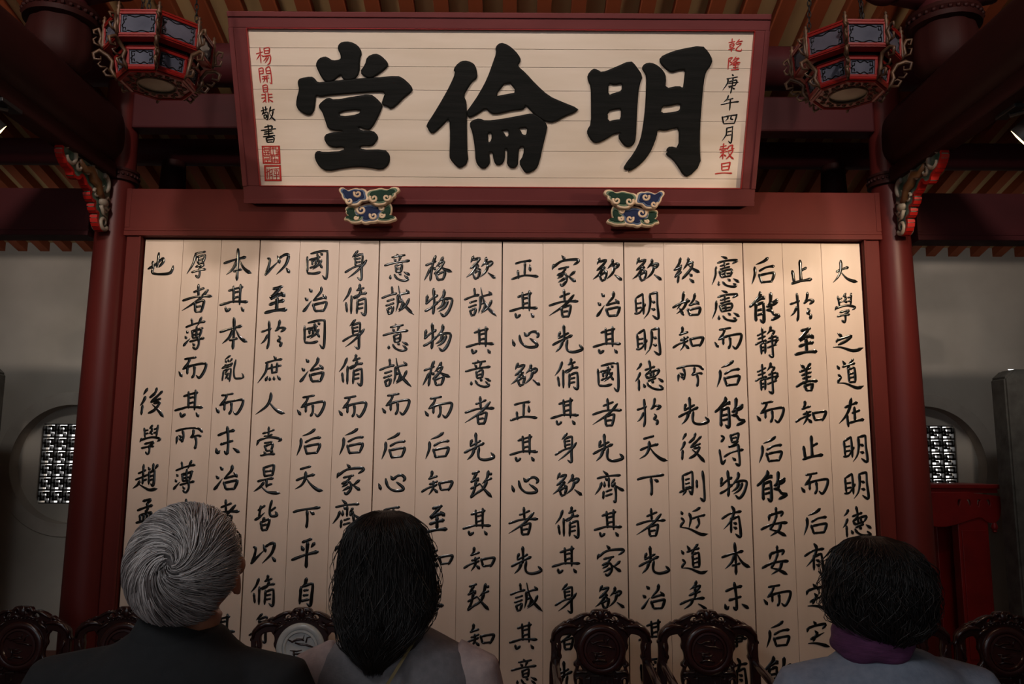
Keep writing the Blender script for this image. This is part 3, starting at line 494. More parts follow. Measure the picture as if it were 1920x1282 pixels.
# two round posts
def post(X, label):
    o = thing('round_post', label, 'post', (X, .03, 0))
    bm = bmesh.new(); add_lathe(bm, [(.17, 0), (.19, .05), (.19, .16), (.15, .22), (.131, .24)], seg=40); link('stone_base', bm, 'stele', o, True, 40)
    bm = bmesh.new(); add_lathe(bm, [(.131, .2), (.131, .9), (.124, 2.0), (.112, 3.0), (.104, 3.45), (.099, 4.122)], seg=40); link('shaft', bm, 'post', o, True, 40)
    bm = bmesh.new(); add_lathe(bm, [(.105, 3.455), (.126, 3.46), (.126, 3.475), (.119, 3.48), (.119, 3.515), (.126, 3.52), (.126, 3.535), (.103, 3.54)], seg=40)
    for k in range(28):
        t = 2*math.pi*k/28; sph(bm, (.121*math.cos(t), .121*math.sin(t), 3.497), .011, 6, 4)
    link('carved_collar', bm, 'darkbeam', o, True, 40)
    return o
post(-2.46, 'round maroon post left of the writing wall'); post(2.475, 'round maroon post right of the writing wall')

# beam over the writing boards, with a stepped moulding
def moulded_beam(name, label, x0, x1, m='maroon'):
    bm = bmesh.new(); add_box(bm, x0, x1, -.05, .09, BT+.012, 3.402, .004)
    for z0, z1, y in ((BT+.012, BT+.042, -.057), (BT+.045, BT+.062, -.0535)): add_box(bm, x0, x1, y, -.045, z0, z1, .002)
    for x in (x0, x1): add_box(bm, x-.03 if x == x1 else x, x if x == x1 else x+.03, -.0535, -.045, BT+.065, 3.402, .002)
    o = link(name, bm, m); return tag(o, label, 'beam')
moulded_beam('head_beam', 'broad maroon beam directly above the calligraphy boards', -2.355, 2.375)
moulded_beam('side_beam', 'maroon beam running left from the left post, above the white wall', -6.55, -2.58, 'beam')
moulded_beam('side_beam', 'maroon beam running right from the right post, above the white wall', 2.6, 6.55, 'beam')
for s, lab in ((-1, 'upright maroon jamb between the left post and the boards'), (1, 'upright maroon jamb between the right post and the boards')):
    bm = bmesh.new(); xa, xb = (-2.342, -2.25) if s < 0 else (2.263, 2.36)
    add_box(bm, xa, xb, -.04, .09, 0, BT+.01, .004)
    e = xb if s < 0 else xa
    add_box(bm, min(e, e-s*-.012), max(e, e-s*-.012), -.048, -.03, 0, BT+.01, .002)
    tag(link('door_jamb', bm, 'maroon'), lab, 'jamb')
bm = bmesh.new(); add_box(bm, -2.25, 2.26, .055, .085, 0, BT+.01); tag(link('backing_boards', bm, 'dark'), 'dark backing boards showing only in the joints between the panels', 'boards')

# roof timbers over the boards
def round_beam(name, label, y, z, r, x0=-6.55, x1=6.55, m='beam', cat='purlin'):
    bm = bmesh.new(); add_tube(bm, [(x0, y, z), (0, y, z), (x1, y, z)], r, 24); return tag(link(name, bm, m, None, True, 40), label, cat)
round_beam('purlin', 'thick round purlin under the rafters directly behind the plaque', .02, 4.262, .138)
round_beam('purlin', 'thinner round purlin set back behind the plaque, low under the rafters', .95, 4.03, .102)
bm = bmesh.new(); add_box(bm, -2.37, 2.38, -.04, .09, 3.81, 4.045, .012); tag(link('tie_beam', bm, 'beam'), 'flat maroon tie beam joining the posts behind the plaque', 'beam')
for px, lab in ((325, 'short round strut on the beam left of the plaque'), (1562, 'short round strut on the beam right of the plaque')):
    p = pY(px, 330, .9); o = thing('short_strut', lab, 'strut', (p.x, .9, 3.4))
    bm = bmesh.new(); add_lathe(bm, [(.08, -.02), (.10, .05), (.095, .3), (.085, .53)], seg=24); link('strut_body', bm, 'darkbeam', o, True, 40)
    bm = bmesh.new(); add_lathe(bm, [(.1, .0), (.118, .01), (.118, .05), (.1, .06)], seg=24); link('strut_ring', bm, 'darkbeam', o, True, 40)
bm = bmesh.new(); add_box(bm, -2.75, 2.75, .82, .98, 3.2, 3.38, .01); tag(link('rear_tie_beam', bm, 'darkbeam'), 'dark tie beam behind the head beam carrying the short struts', 'beam')

def join_into(o, bms, mi):
    full = bmesh.new(); full.from_mesh(o.data)
    for bm in bms:
        for f in bm.faces: f.material_index = mi; f.smooth = True
        t = bpy.data.meshes.new('t'); bm.to_mesh(t); bm.free(); full.from_mesh(t); bpy.data.meshes.remove(t)
    full.to_mesh(o.data); full.free()
# cross beams coming forward from each post, with dwarf posts and carved brackets
def cross_beam(X, side):
    o = thing('cross_beam', 'heavy round-edged cross beam coming forward from the %s post' % side, 'beam', (X, 0, 0))
    bm = bmesh.new(); n = 20
    def ring(y, w, h, zc):
        vs = []
        for k in range(n):
            t = 2*math.pi*k/n; c, s = math.cos(t), math.sin(t)
            vs.append(bm.verts.new((w*math.copysign(abs(c)**.7, c), y, zc+h*math.copysign(abs(s)**.7, s))))
        return vs
    rs = [ring(-.09, .085, .12, 3.71), ring(-.16, .115, .165, 3.71), ring(-.3, .125, .175, 3.71), ring(-4.6, .125, .175, 3.71)]
    for a, b in zip(rs, rs[1:]):
        for k in range(n): bm.faces.new((a[k], a[(k+1) % n], b[(k+1) % n], b[k]))
    bm.faces.new(rs[0]); bm.faces.new(rs[-1]); bmesh.ops.recalc_face_normals(bm, faces=bm.faces[:])
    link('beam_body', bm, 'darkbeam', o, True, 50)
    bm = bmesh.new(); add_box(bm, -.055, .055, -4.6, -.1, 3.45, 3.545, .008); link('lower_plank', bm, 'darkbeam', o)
    d = thing('dwarf_post', 'pumpkin-shaped dwarf post standing on the %s cross beam' % side, 'post', (X, -.72, 3.86))
    bm = bmesh.new()
    rr = add_lathe(bm, [(.05, -.03), (.12, .0), (.158, .05), (.166, .12), (.162, .2), (.15, .255)], seg=48)
    for v in bm.verts:
        a = math.atan2(v.co.y, v.co.x); f = 1+.05*abs(math.cos(4*a)); v.co.x *= f; v.co.y *= f
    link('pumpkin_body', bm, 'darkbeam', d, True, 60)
    bm = bmesh.new(); add_lathe(bm, [(.15, .25), (.19, .26), (.195, .285), (.182, .3), (.195, .315), (.19, .34), (.15, .35)], seg=40)
    for k in range(30):
        t = 2*math.pi*k/30; sph(bm, (.19*math.cos(t), .19*math.sin(t), .30), .014, 6, 4)
    link('carved_collar', bm, 'darkbeam', d, True, 50)
    bm = bmesh.new(); s = 1 if X < 0 else -1
    add_tube(bm, [(-.30, 0, .52), (0, 0, .5), (.30, 0, .52)], [.09, .13, .09], 16); sph(bm, (s*.33, -.02, .52), .12, 14, 10, (1.1, .8, 1))
    add_tube(bm, [(0, 0, .34), (0, 0, .7)], .13, 16)
    link('carved_block', bm, 'beam', d, True, 60)
    # carved bracket in the corner of post and beam: jade and white scrolls, dragon head, red lower edge
    b = thing('carved_bracket', 'painted dragon-carved bracket under the %s cross beam' % side, 'bracket', (X, 0, 0))
    T = Matrix.Rotation(-math.pi/2, 4, 'Z')          # outline drawn in x = distance forward from the post
    low = [(.095, 3.50), (.095, 3.12), (.15, 3.10), (.205, 3.125), (.222, 3.17), (.20, 3.195), (.24, 3.192), (.268, 3.225), (.245, 3.252), (.29, 3.246), (.32, 3.28), (.30, 3.305), (.35, 3.312), (.385, 3.342), (.42, 3.362), (.445, 3.325), (.50, 3.318), (.525, 3.355), (.575, 3.36), (.625, 3.40), (.642, 3.44), (.60, 3.47), (.55, 3.475), (.46, 3.465)]
    core = curve_solid('bracket_core', [low], .02, .006, 'jade', b, M=T, smooth_it=1); core.data.materials.append(MAT['bone']); scrolls = []
    bm = bmesh.new()
    ch = chaikin(low, 1); ch = ch[3:next(i for i, q in enumerate(ch) if q[0] > .6 and q[1] > 3.45)]
    for i, ((x, z), (x2, z2)) in enumerate(zip(ch, ch[1:])):
        nx_, nz_ = (z2-z), -(x2-x); d = math.hypot(nx_, nz_) or 1; nx_, nz_ = nx_/d*.0095, nz_/d*.0095
        vs = []
        for px, pz in ((x, z), (x2, z2)):
            vs += [bm.verts.new((sx, -(px+k*nx_), pz+k*nz_)) for sx, k in ((-.022, 1), (.022, 1), (.022, -1), (-.022, -1))]
        for k in range(4): bm.faces.new((vs[k], vs[(k+1) % 4], vs[4+(k+1) % 4], vs[4+k]))
    bmesh.ops.recalc_face_normals(bm, faces=bm.faces[:])
    link('red_edge', bm, 'vermilion', b)
    for face in (-1, 1):
        fx = .024*face
        bm = bmesh.new()      # scrolls
        for c, r0, r1, tn, st, sg, th in (((.56, 3.425), .062, .04, .86, .5, 1, .016), ((.47, 3.40), .035, .01, 1.2, 0, -1, .011), ((.38, 3.405), .03, .008, 1.2, 2, 1, .011), ((.30, 3.42), .035, .01, 1.3, 1, -1, .011),
                                       ((.15, 3.15), .045, .012, 1.1, 3.6, 1, .013), ((.17, 3.38), .06, .04, .5, 1.2, 1, .016), ((.26, 3.30), .03, .008, 1.1, 0, 1, .01), ((.14, 3.24), .03, .01, 1.0, 1, -1, .01)):
            pp = spiral(c, r0, r1, tn, st, 18, sg)
            add_tube(bm, [(fx, -x, z) for x, z in pp], [1.15*th*(1-.5*i/18) for i in range(19)], 7)
        scrolls.append(bm)
        bm = bmesh.new()      # dragon body and head
        path = [(.48, 3.43), (.42, 3.39), (.36, 3.41), (.32, 3.37), (.27, 3.36), (.24, 3.31), (.20, 3.29)]
        add_tube(bm, [(fx*1.25, -x, z) for x, z in path], [.012, .022, .028, .032, .030, .026, .02], 8)
        link('dragon_body', bm, 'ochre', b, True)
        bm = bmesh.new()
        sph(bm, (fx*1.35, -.185, 3.265), .034, 10, 8, (.7, 1.25, .8))
        for q in ([(.19, 3.28), (.14, 3.31), (.105, 3.305)], [(.18, 3.25), (.13, 3.235), (.10, 3.26)], [(.21, 3.24), (.18, 3.2), (.13, 3.19)], [(.2, 3.29), (.22, 3.34), (.19, 3.37)]):
            add_tube(bm, [(fx*1.35, -x, z) for x, z in q], [.013, .01, .003], 6)
        link('dragon_head', bm, 'bone', b, True)
    join_into(core, scrolls, 1)
cross_beam(-2.46, 'left'); cross_beam(2.475, 'right')

# stone steles against the rear wall, at both edges of the view
def stele(xe, label, right):
    bm = bmesh.new(); w = 1.0; t = .2; x0, x1 = (0, w) if right else (-w, 0)
    prof = [(x0, 0), (x1, 0), (x1, 2.40), (x1-.08, 2.47), (x0+.08, 2.47), (x0, 2.40)]
    fr = [bm.verts.new((x, 0, z)) for x, z in prof]; bk = [bm.verts.new((x, t, z)) for x, z in prof]
    bm.faces.new(fr); bm.faces.new(list(reversed(bk)))
    for k in range(6): bm.faces.new((fr[k], bk[k], bk[(k+1) % 6], fr[(k+1) % 6]))
    bmesh.ops.recalc_face_normals(bm, faces=bm.faces[:])
    bmesh.ops.bevel(bm, geom=bm.edges[:], offset=.015, segments=2, affect='EDGES')
    o = link('stone_stele', bm, 'stele'); o.location = (xe, 1.55, 0); return tag(o, label, 'stele')
stele(pY(1863, 800, 1.75).x, 'tall grey stone stele at the right edge, beside the round window', True)
stele(pY(10, 730, 1.75).x, 'tall dark stone stele cut off by the left edge of the view', False)
# ---------------------------------------------------------------- six calligraphy boards
SEAM = [-2.244, -1.519, -.767, .006, .769, 1.518, 2.258]
LEAF_LABEL = ['far left cream calligraphy panel with a mostly bare left column', 'second calligraphy panel from the left, rising behind the chair back with a painted grey reflection',
    'third calligraphy panel from the left, largely behind the long-haired woman', 'fourth calligraphy panel from the left, behind the left one of the two middle chairs',
    'fifth calligraphy panel from the left, behind the right one of the two middle chairs', 'far right calligraphy panel, brightest under the spotlight']
LEAF = []
for i in range(6):
    a, b = SEAM[i]+.0035, SEAM[i+1]-.0035
    o = thing('calligraphy_panel', LEAF_LABEL[i], 'panel', ((a+b)/2, 0, 0), 0, 'calligraphy panels of the writing wall')
    w = (b-a)/3; bm = bmesh.new()
    for k in range(3):
        x = a-(a+b)/2+k*w; add_box(bm, x+(.0009 if k else 0), x+w-(.0009 if k < 2 else 0), 0, .03, .06, BT, .0012)
    add_box(bm, a-(a+b)/2+.002, b-(a+b)/2-.002, .03, .05, .06, BT)
    link('planks', bm, 'cream', o); LEAF.append(o)
# columns, right to left in reading order: (character, photo x, photo y)
TXT = [
 '大 1584 509 學 1584 577 之 1590 641 道 1594 700 在 1595 773 明 1603 841 明 1605 910 德 1606 978',
 '止 1502 510 於 1503.5 575 至 1510 640 善 1512 707 知 1520 774 止 1523 839 而 1527 906 后 1528 978 有 1527 1047 定 1533 1118 定 1534 1188',
 '后 1430 508 能 1433 575 静 1438 640 静 1438 708 而 1444 772 后 1444 843 能 1447 910 安 1451 978 安 1453 1050 而 1457 1116 后 1458 1189 能 1458 1258',
 '慮 1359.5 509 慮 1360 573 而 1365 634 后 1365 701 能 1368 772 得 1371 842 物 1375 908 有 1372 977 本 1380 1047 末 1380.5 1117 事 1380 1190 有 1383 1262',
 '終 1288 507 始 1287 569 知 1290 635 所 1294 705 先 1300 770 後 1298 839 則 1297 910 近 1301 976 道 1302 1046.5 矣 1300 1116',
 '欲 1213 505 明 1212 573 明 1215 640 德 1217 704 於 1216.5 773 天 1225 840 下 1220 909 者 1220 979.5 先 1226 1049.5 治 1224.5 1118 其 1223.5 1186 國 1221 1260',
 '欲 1139 505.4 治 1140 570 其 1137.6 637 國 1140 706 者 1138 773 先 1140 839 齊 1143 911 其 1139.6 980 家 1144.6 1050 欲 1143.5 1119',
 '家 1060 507 者 1056.4 569 先 1064 635 脩 1062 700 其 1058.6 770.6 身 1061 839 欲 1064 908 脩 1063 978 其 1061 1048.5 身 1061 1121 者 1061 1192 先 1064 1265',
 '正 984 506 其 981.5 570 心 985 636 欲 985.7 702 正 982 770.6 其 982 839 心 984 909 者 981 977 先 987 1050 誠 987.4 1119 其 981 1191 意 982.6 1260',
 '欲 902 501.7 誠 901.3 566 其 900 637 意 896.5 699.7 者 899 769.5 先 898.7 837 致 903 907.7 其 894 977.6 知 898.7 1048 致 897.6 1119 知 897.6 1192 在 898.7 1260',
 '格 822 503 物 822.7 566.5 物 820 631.6 格 819 700 而 822 763 后 820 835.4 知 819.7 905 至 818 973 知 820 1043.7 至 811 1116',
 '意 745 501 誠 746.5 563 意 742 632 誠 742 698 而 742 757.5 后 737.8 836 心 734.5 905 正 737 968',
 '身 667.6 497 脩 665 561 身 663 626 脩 657.8 692.7 而 661 762 后 659 828 家 656.5 897.6 齊 652 965 家 653 1035 齊 652 1109',
 '國 594.5 495.8 治 591 561 國 589.4 625.5 治 585 692.7 而 583 760.7 后 579 829 天 580.5 896.8 下 574.4 970 平 572 1037 自 574 1109',
 '以 521 496 至 518 561.7 於 512 626.8 庶 506 692.7 人 508 756.4 壹 504 827 是 502 898 皆 499 966 以 494.6 1037 脩 492.4 1106 身 488 1177 為 490 1245',
 '本 446.5 496 其 439 558.4 本 439 625 亂 436.7 691 而 430.4 757 末 428 825 治 424 894.7 者 421 962.8 其 414.6 1176',
 '厚 368.6 495.8 者 369.6 559.5 薄 364.6 624 而 361 689 其 354.6 756 所 354 822 薄 346 892.5 者 346.4 961.7',
 '也 302 494 後 286 754.5 學 281.5 823.7 趙 274 893.6 孟 272.6 958 兆 261 1031 書 257 1105',
]
SIZE = {'書': 1.25, '其': 1.0}
GMESH = {}
UNIT = 5.0/F_PX/4.58
for ci, line in enumerate(TXT):
    t = line.split(); leaf = LEAF[5-ci//3]
    for ch, x, y in zip(t[0::3], map(float, t[1::3]), map(float, t[2::3])):
        if ch not in GMESH:
            bm = glyph_bmesh(ch, UNIT); o = link('character', bm, 'ink', leaf, True); GMESH[ch] = o.data
        else:
            o = bpy.data.objects.new('character', GMESH[ch]); COL.objects.link(o); o.parent = leaf
        p = pY(x, y, 0); q = pY(x+10, y, 0); r = pY(x, y-10, 0); k = SIZE.get(ch, 1)
        o.location = (p.x-leaf.location.x, -.0006, p.z)
        o.scale = (k*(q.x-p.x)/10/4.58/UNIT, 1, k*(r.z-p.z)/10/4.58/UNIT)

# ---------------------------------------------------------------- the leaning name plaque
PB = Vector((-.015, -.10, 3.295)); TILT = math.atan2(.465, 1.0); PN = Vector((0, -math.cos(TILT), -math.sin(TILT)))
PU = Vector((0, -math.sin(TILT), math.cos(TILT)))
plq = thing('name_plaque', 'large cream name plaque in a mauve frame leaning out above the boards', 'plaque', PB)
plq.rotation_euler = (TILT, 0, 0)
def pl(x, y):             # photo pixel on the plaque face -> plaque coordinates
    d = on_plane(x, y, PB, PN)-PB; return d.x, d.dot(PU)
PW, PH = 3.154, 1.105
(ixl, izb), (ixr, izt) = pl(486, 347), pl(1415, 58)
ixl = (pl(486, 347)[0]+pl(466, 52)[0])/2; ixr = (pl(1388, 355)[0]+pl(1415, 58)[0])/2
izb = (pl(486, 347)[1]+pl(1388, 355)[1])/2; izt = (pl(466, 52)[1]+pl(1415, 58)[1])/2
# inner board of eight horizontal planks (its face 1 cm behind the frame front)
bm = bmesh.new()
ys = [izb] + [pl(950, y)[1] for y in (333, 283, 226, 170, 126, 92)] + [izt]
for a, b in zip(ys, ys[1:]): add_box(bm, ixl, ixr, .002, .028, a+.001, b-.001, .0012)
link('plank_board', bm, 'plaque', plq)
bm = bmesh.new(); add_box(bm, ixl-.02, ixr+.02, .029, .06, izb-.02, izt+.02); link('back_board', bm, 'mauve', plq)
for nm, q in (('bottom', (-PW/2, PW/2, 0, izb)), ('top', (-PW/2, PW/2, izt, PH)), ('left', (-PW/2, ixl, izb, izt)), ('right', (ixr, PW/2, izb, izt))):
    bm = bmesh.new(); x0, x1, z0, z1 = q; add_box(bm, x0, x1, -.018, .06, z0, z1, .004)
    e = .03          # raised outer bead
    if nm == 'bottom': add_box(bm, x0, x1, -.028, -.01, z0, z0+e, .004)
    if nm == 'top': add_box(bm, x0, x1, -.028, -.01, z1-e, z1, .004)
    if nm == 'left': add_box(bm, x0, x0+e, -.028, -.01, z0, z1, .004)
    if nm == 'right': add_box(bm, x1-e, x1, -.028, -.01, z0, z1, .004)
    link('frame_rail', bm, 'mauve', plq)
    # thin dark line where the board meets the frame
bm = bmesh.new()
for x0, x1, z0, z1 in ((ixl, ixr, izb, izb+.004), (ixl, ixr, izt-.004, izt), (ixl, ixl+.004, izb, izt), (ixr-.004, ixr, izb, izt)):
    add_box(bm, x0, x1, -.022, .002, z0, z1)
link('frame_fillet', bm, 'redlac', plq)
BIG = [  # outlines traced in units of 1/4.58 photo pixel from the given corner
 (520, 60, [[(530,110),(560,88),(625,86),(690,115),(727,180),(705,240),(705,350),(665,405),(600,415),(565,400),(550,362),(515,390),(470,425),(420,428),(385,390),(350,320),(335,280),(360,230),(410,213),(440,225),(475,250),(550,240),(550,195),(525,150)]]),
 (520, 60, [[(775,215),(840,188),(890,205),(940,255),(953,285),(930,315),(860,365),(810,395),(765,390),(712,345),(760,280)]]),
 (520, 60, [[(183,420),(200,400),(290,385),(320,400),(345,437),(420,430),(660,405),(850,395),(1030,378),(1080,400),(1140,455),(1160,490),(1150,515),(1090,560),(1040,615),(978,662),(945,635),(905,625),(903,600),(935,515),(850,510),(640,525),(450,540),(375,555),(340,540),(328,560),(325,620),(310,695),(270,714),(215,690),(168,645),(170,580),(195,490),(183,450)]]),
 (520, 60, [[(357,640),(380,605),(440,563),(490,588),(640,560),(800,535),(850,570),(902,625),(895,660),(860,740),(815,820),(775,842),(690,805),(712,852),(820,848),(862,890),(858,930),(815,978),(712,972),(712,1014),(920,1010),(963,1050),(964,1110),(945,1150),(895,1182),(790,1160),(670,1155),(560,1168),(435,1195),(370,1160),(328,1090),(328,1040),(355,1020),(395,1036),(580,1022),(575,982),(490,992),(435,970),(403,910),(430,870),(565,857),(562,845),(500,845),(440,830),(420,770),(390,680)], [(528,683),(718,660),(712,708),(540,732)]]),
 (790, 60, [[(278,322),(320,268),(370,246),(430,262),(462,290),(480,370),(470,405),(440,418),(400,480),(360,550),(385,600),(388,700),(390,1000),(402,1120),(335,1168),(300,1145),(250,1090),(246,1050),(252,900),(245,732),(190,790),(130,850),(95,870),(70,850),(60,825),(46,800),(100,720),(190,570),(250,460),(298,350)]]),
 (790, 60, [[(640,130),(680,94),(740,112),(800,160),(850,225),(845,262),(820,290),(900,360),(980,450),(1090,550),(1200,600),(1347,658),(1325,685),(1230,722),(1140,774),(1080,772),(1010,735),(955,690),(892,620),(888,650),(865,665),(780,672),(700,692),(630,705),(590,690),(552,650),(500,690),(440,724),(405,732),(390,690),(440,620),(500,530),(570,400),(620,260),(648,180)], [(740,408),(830,520),(720,540),(622,558)]]),
 (790, 60, [[(416,790),(440,760),(500,743),(550,768),(700,748),(850,720),(960,698),(1030,745),(1080,800),(1070,860),(1040,980),(1010,1120),(985,1175),(910,1212),(880,1190),(840,1120),(880,1060),(885,980),(838,985),(828,1080),(825,1152),(780,1170),(738,1140),(742,1080),(740,1000),(715,998),(715,1100),(680,1140),(640,1137),(622,1090),(615,1030),(578,1030),(588,1110),(580,1140),(540,1174),(500,1155),(470,1110),(465,1000),(445,870)], [(570,860),(605,862),(608,930),(570,960)], [(680,845),(752,838),(752,900),(722,900),(712,870)], [(828,825),(915,815),(905,892),(862,880),(855,855)]]),
 (1080, 60, [[(100,370),(145,317),(180,325),(222,352),(330,308),(465,248),(510,290),(569,380),(545,440),(530,520),(518,700),(510,920),(490,965),(445,990),(400,960),(362,900),(388,860),(330,870),(250,920),(180,952),(140,940),(100,880),(98,840),(133,790),(132,600),(130,470),(105,420)], [(275,437),(330,455),(398,435),(395,510),(330,525),(272,550)], [(268,680),(340,660),(388,655),(388,752),(340,755),(270,772)]]),
 (1080, 60, [[(566,310),(590,275),(640,265),(700,290),(750,340),(769,390),(762,490),(880,463),(920,490),(930,420),(940,322),(880,325),(820,347),(780,325),(723,270),(720,220),(800,180),(900,150),(1080,118),(1130,170),(1167,240),(1150,290),(1110,340),(1090,430),(1075,600),(1060,800),(1058,1000),(1067,1140),(960,1243),(920,1225),(880,1160),(830,1090),(770,1050),(790,1030),(775,1010),(805,983),(885,1000),(885,815),(820,830),(765,847),(695,835),(690,890),(650,1000),(600,1080),(530,1150),(450,1197),(465,1172),(416,1182),(413,1150),(500,1040),(555,930),(580,800),(598,640),(604,500),(606,380),(585,345)], [(735,635),(790,635),(900,608),(895,675),(840,690),(720,703)]]),
]
groups = {}
for i, (ox, oy, lps) in enumerate(BIG):
    groups.setdefault(ox, []).append((oy, lps))
for ox, parts in groups.items():
    obs, reds = [], []
    for oy, lps in parts:
        lp = [chaikin([pl(ox+x/4.58, oy+y/4.58) for x, y in l], 1) for l in lps]
        obs.append(curve_solid('big_character', lp, .012, .010, 'bigink', None, -.007, 3))
        reds.append(curve_solid('red_outline', lp, .001, 0, 'redink', None, .0012))
    for lst, nm, yy in ((obs, 'big_character', -.005), (reds, 'red_outline', .0005)):
        bm = bmesh.new()
        for o in lst: bm.from_mesh(o.data)
        m = 'bigink' if nm == 'big_character' else 'redink'
        for o in lst: bpy.data.objects.remove(o)
        c = link(nm, bm, m, plq, True, 35) if nm == 'big_character' else link(nm, bm, m, big)
        c.location = (0, yy, 0) if nm == 'big_character' else (0, yy+.005, 0)
        if nm == 'big_character':
            big = c
for side, txt in ((460, '楊r 152 160 開r 170 328 鼎r 184 487 敬 198 655 書 202 826'), (1320, '乾r 270 113 隆r 260 268 庚 228 443 午 222 608 四 217 750 月 200 880 榖r 196 1024 旦r 171 1169')):
    oy = 70 if side == 460 else 60
    t = txt.split()
    for ch, x, y in zip(t[0::3], t[1::3], t[2::3]):
        red = len(ch) > 1; ch = ch[0]
        bb = glyph_bbox(ch); gx, gy = (bb[0]+bb[2])/2, (bb[1]+bb[3])/2
        a = pl(side+gx/4.58, oy+gy/4.58); b = pl(side+gx/4.58+10, oy+gy/4.58); c = pl(side+gx/4.58, oy+gy/4.58-10)
        u = (b[0]-a[0])/45.8
        bm = glyph_bmesh(ch, u, up=((c[1]-a[1])/45.8)/u, rise=.0015)
        o = link('inscription_character', bm, 'redink' if red else 'ink', plq, True); o.location = (a[0], .001, a[1])
# two red seals at the lower left
for rows, tone in (([(146, 936, 292, 934, 298, 1080, 156, 1080)], 0), ([(166, 1102, 300, 1100, 306, 1228, 172, 1228)], 1)):
    q = rows[0]; pts = [pl(460+q[i]/4.58, 70+q[i+1]/4.58) for i in range(0, 8, 2)]
    tl, tr, br, bl = [Vector((p[0], 0, p[1])) for p in pts]
    P = lambda u, v: (tl*(1-u)+tr*u)*(1-v)+(bl*(1-u)+br*u)*v
    bm = bmesh.new()
    def stroke(pp, w=.0022):
        pp = [P(u, v) for u, v in pp]
        for a, b in zip(pp, pp[1:]):
            d = (b-a).normalized(); n = Vector((-d.z, 0, d.x))*w; d = d*w
            bm.faces.new([bm.verts.new(x+Vector((0, -.0012, 0))) for x in (a-d-n, a-d+n, b+d+n, b+d-n)])
    stroke([(0, 0), (1, 0), (1, 1), (0, 1), (0, 0)], .004)
    if tone == 0:
        stroke([(.48, 0), (.48, 1)]); stroke([(0, .52), (1, .5)])
        for s in ([(.1,.06),(.1,.3),(.4,.3),(.4,.06)],[(.1,.12),(.4,.12)],[(.1,.2),(.4,.2)],[(.15,.32),(.15,.48)],[(.3,.32),(.3,.48)],[(.05,.42),(.42,.4)],
                  [(.55,.12),(.75,.1)],[(.62,.05),(.62,.48)],[(.8,.05),(.8,.2),(.94,.2),(.94,.05)],[(.78,.28),(.95,.28),(.93,.45),(.82,.46)],[(.78,.37),(.94,.37)],
                  [(.08,.6),(.4,.6),(.4,.72),(.1,.72)],[(.08,.8),(.42,.8)],[(.1,.72),(.1,.94),(.42,.94)],[(.25,.8),(.25,.94)],
                  [(.54,.58),(.7,.58),(.7,.72)],[(.78,.58),(.94,.58),(.94,.94)],[(.55,.58),(.55,.94)],[(.62,.78),(.88,.78)],[(.6,.86),(.9,.86)],[(.68,.74),(.66,.95)],[(.82,.74),(.84,.95)]): stroke(s)
    else:
        stroke([(.06, .06), (.94, .06), (.94, .94), (.06, .94), (.06, .06)], .0016)
        for s in ([(.15,.2),(.15,.85)],[(.1,.45),(.3,.35)],[(.28,.2),(.28,.88)],[(.34,.3),(.48,.22),(.46,.5),(.34,.55)],[(.34,.7),(.46,.62),(.46,.9)],
                  [(.56,.22),(.9,.2)],[(.73,.2),(.73,.9)],[(.6,.42),(.6,.6),(.73,.6)],[(.86,.4),(.86,.62),(.73,.62)],[(.56,.75),(.9,.72)],[(.62,.3),(.66,.36)],[(.84,.3),(.8,.36)]): stroke(s)
    link('seal', bm, 'redink', plq)

# ---------------------------------------------------------------- cloud corbels that catch the plaque's lower rail
LOBES = [
 ('blue', [(245,215),(300,195),(350,235),(440,290),(540,240),(640,215),(720,240),(800,225),(880,270),(900,380),(930,480),(860,500),(770,500),(690,600),(600,610),(480,600),(410,550),(395,500),(330,440),(300,320),(245,265)]),
 ('green', [(890,340),(960,270),(1100,250),(1240,205),(1350,240),(1450,250),(1540,180),(1660,185),(1690,240),(1590,300),(1590,380),(1520,410),(1480,500),(1400,510),(1340,590),(1150,610),(1060,550),(970,480),(900,410)]),
 ('blue', [(580,700),(620,630),(780,590),(880,550),(1030,550),(1100,600),(1200,600),(1300,620),(1290,700),(1230,760),(1200,800),(1210,880),(1150,960),(1050,985),(960,980),(880,1015),(800,1000),(780,960),(830,900),(760,860),(640,870),(630,820),(580,760)]),
 ('green', [(370,660),(420,620),(560,610),(570,700),(630,870),(820,880),(770,970),(650,1000),(510,995),(440,930),(340,910),(460,880),(440,800),(385,760),(400,710)]),
 ('green', [(1350,590),(1440,520),(1480,610),(1470,740),(1440,790),(1450,870),(1570,870),(1600,910),(1520,930),(1420,975),(1180,970),(1160,940),(1210,880),(1220,770),(1330,700)]),
]
SPIR = [(690,350,95,1),(490,530,85,1),(1090,460,105,1),(1400,440,95,-1),(760,700,120,1),(1060,850,95,1),(630,905,50,-1),(1260,650,55,1),(1270,840,65,-1)]
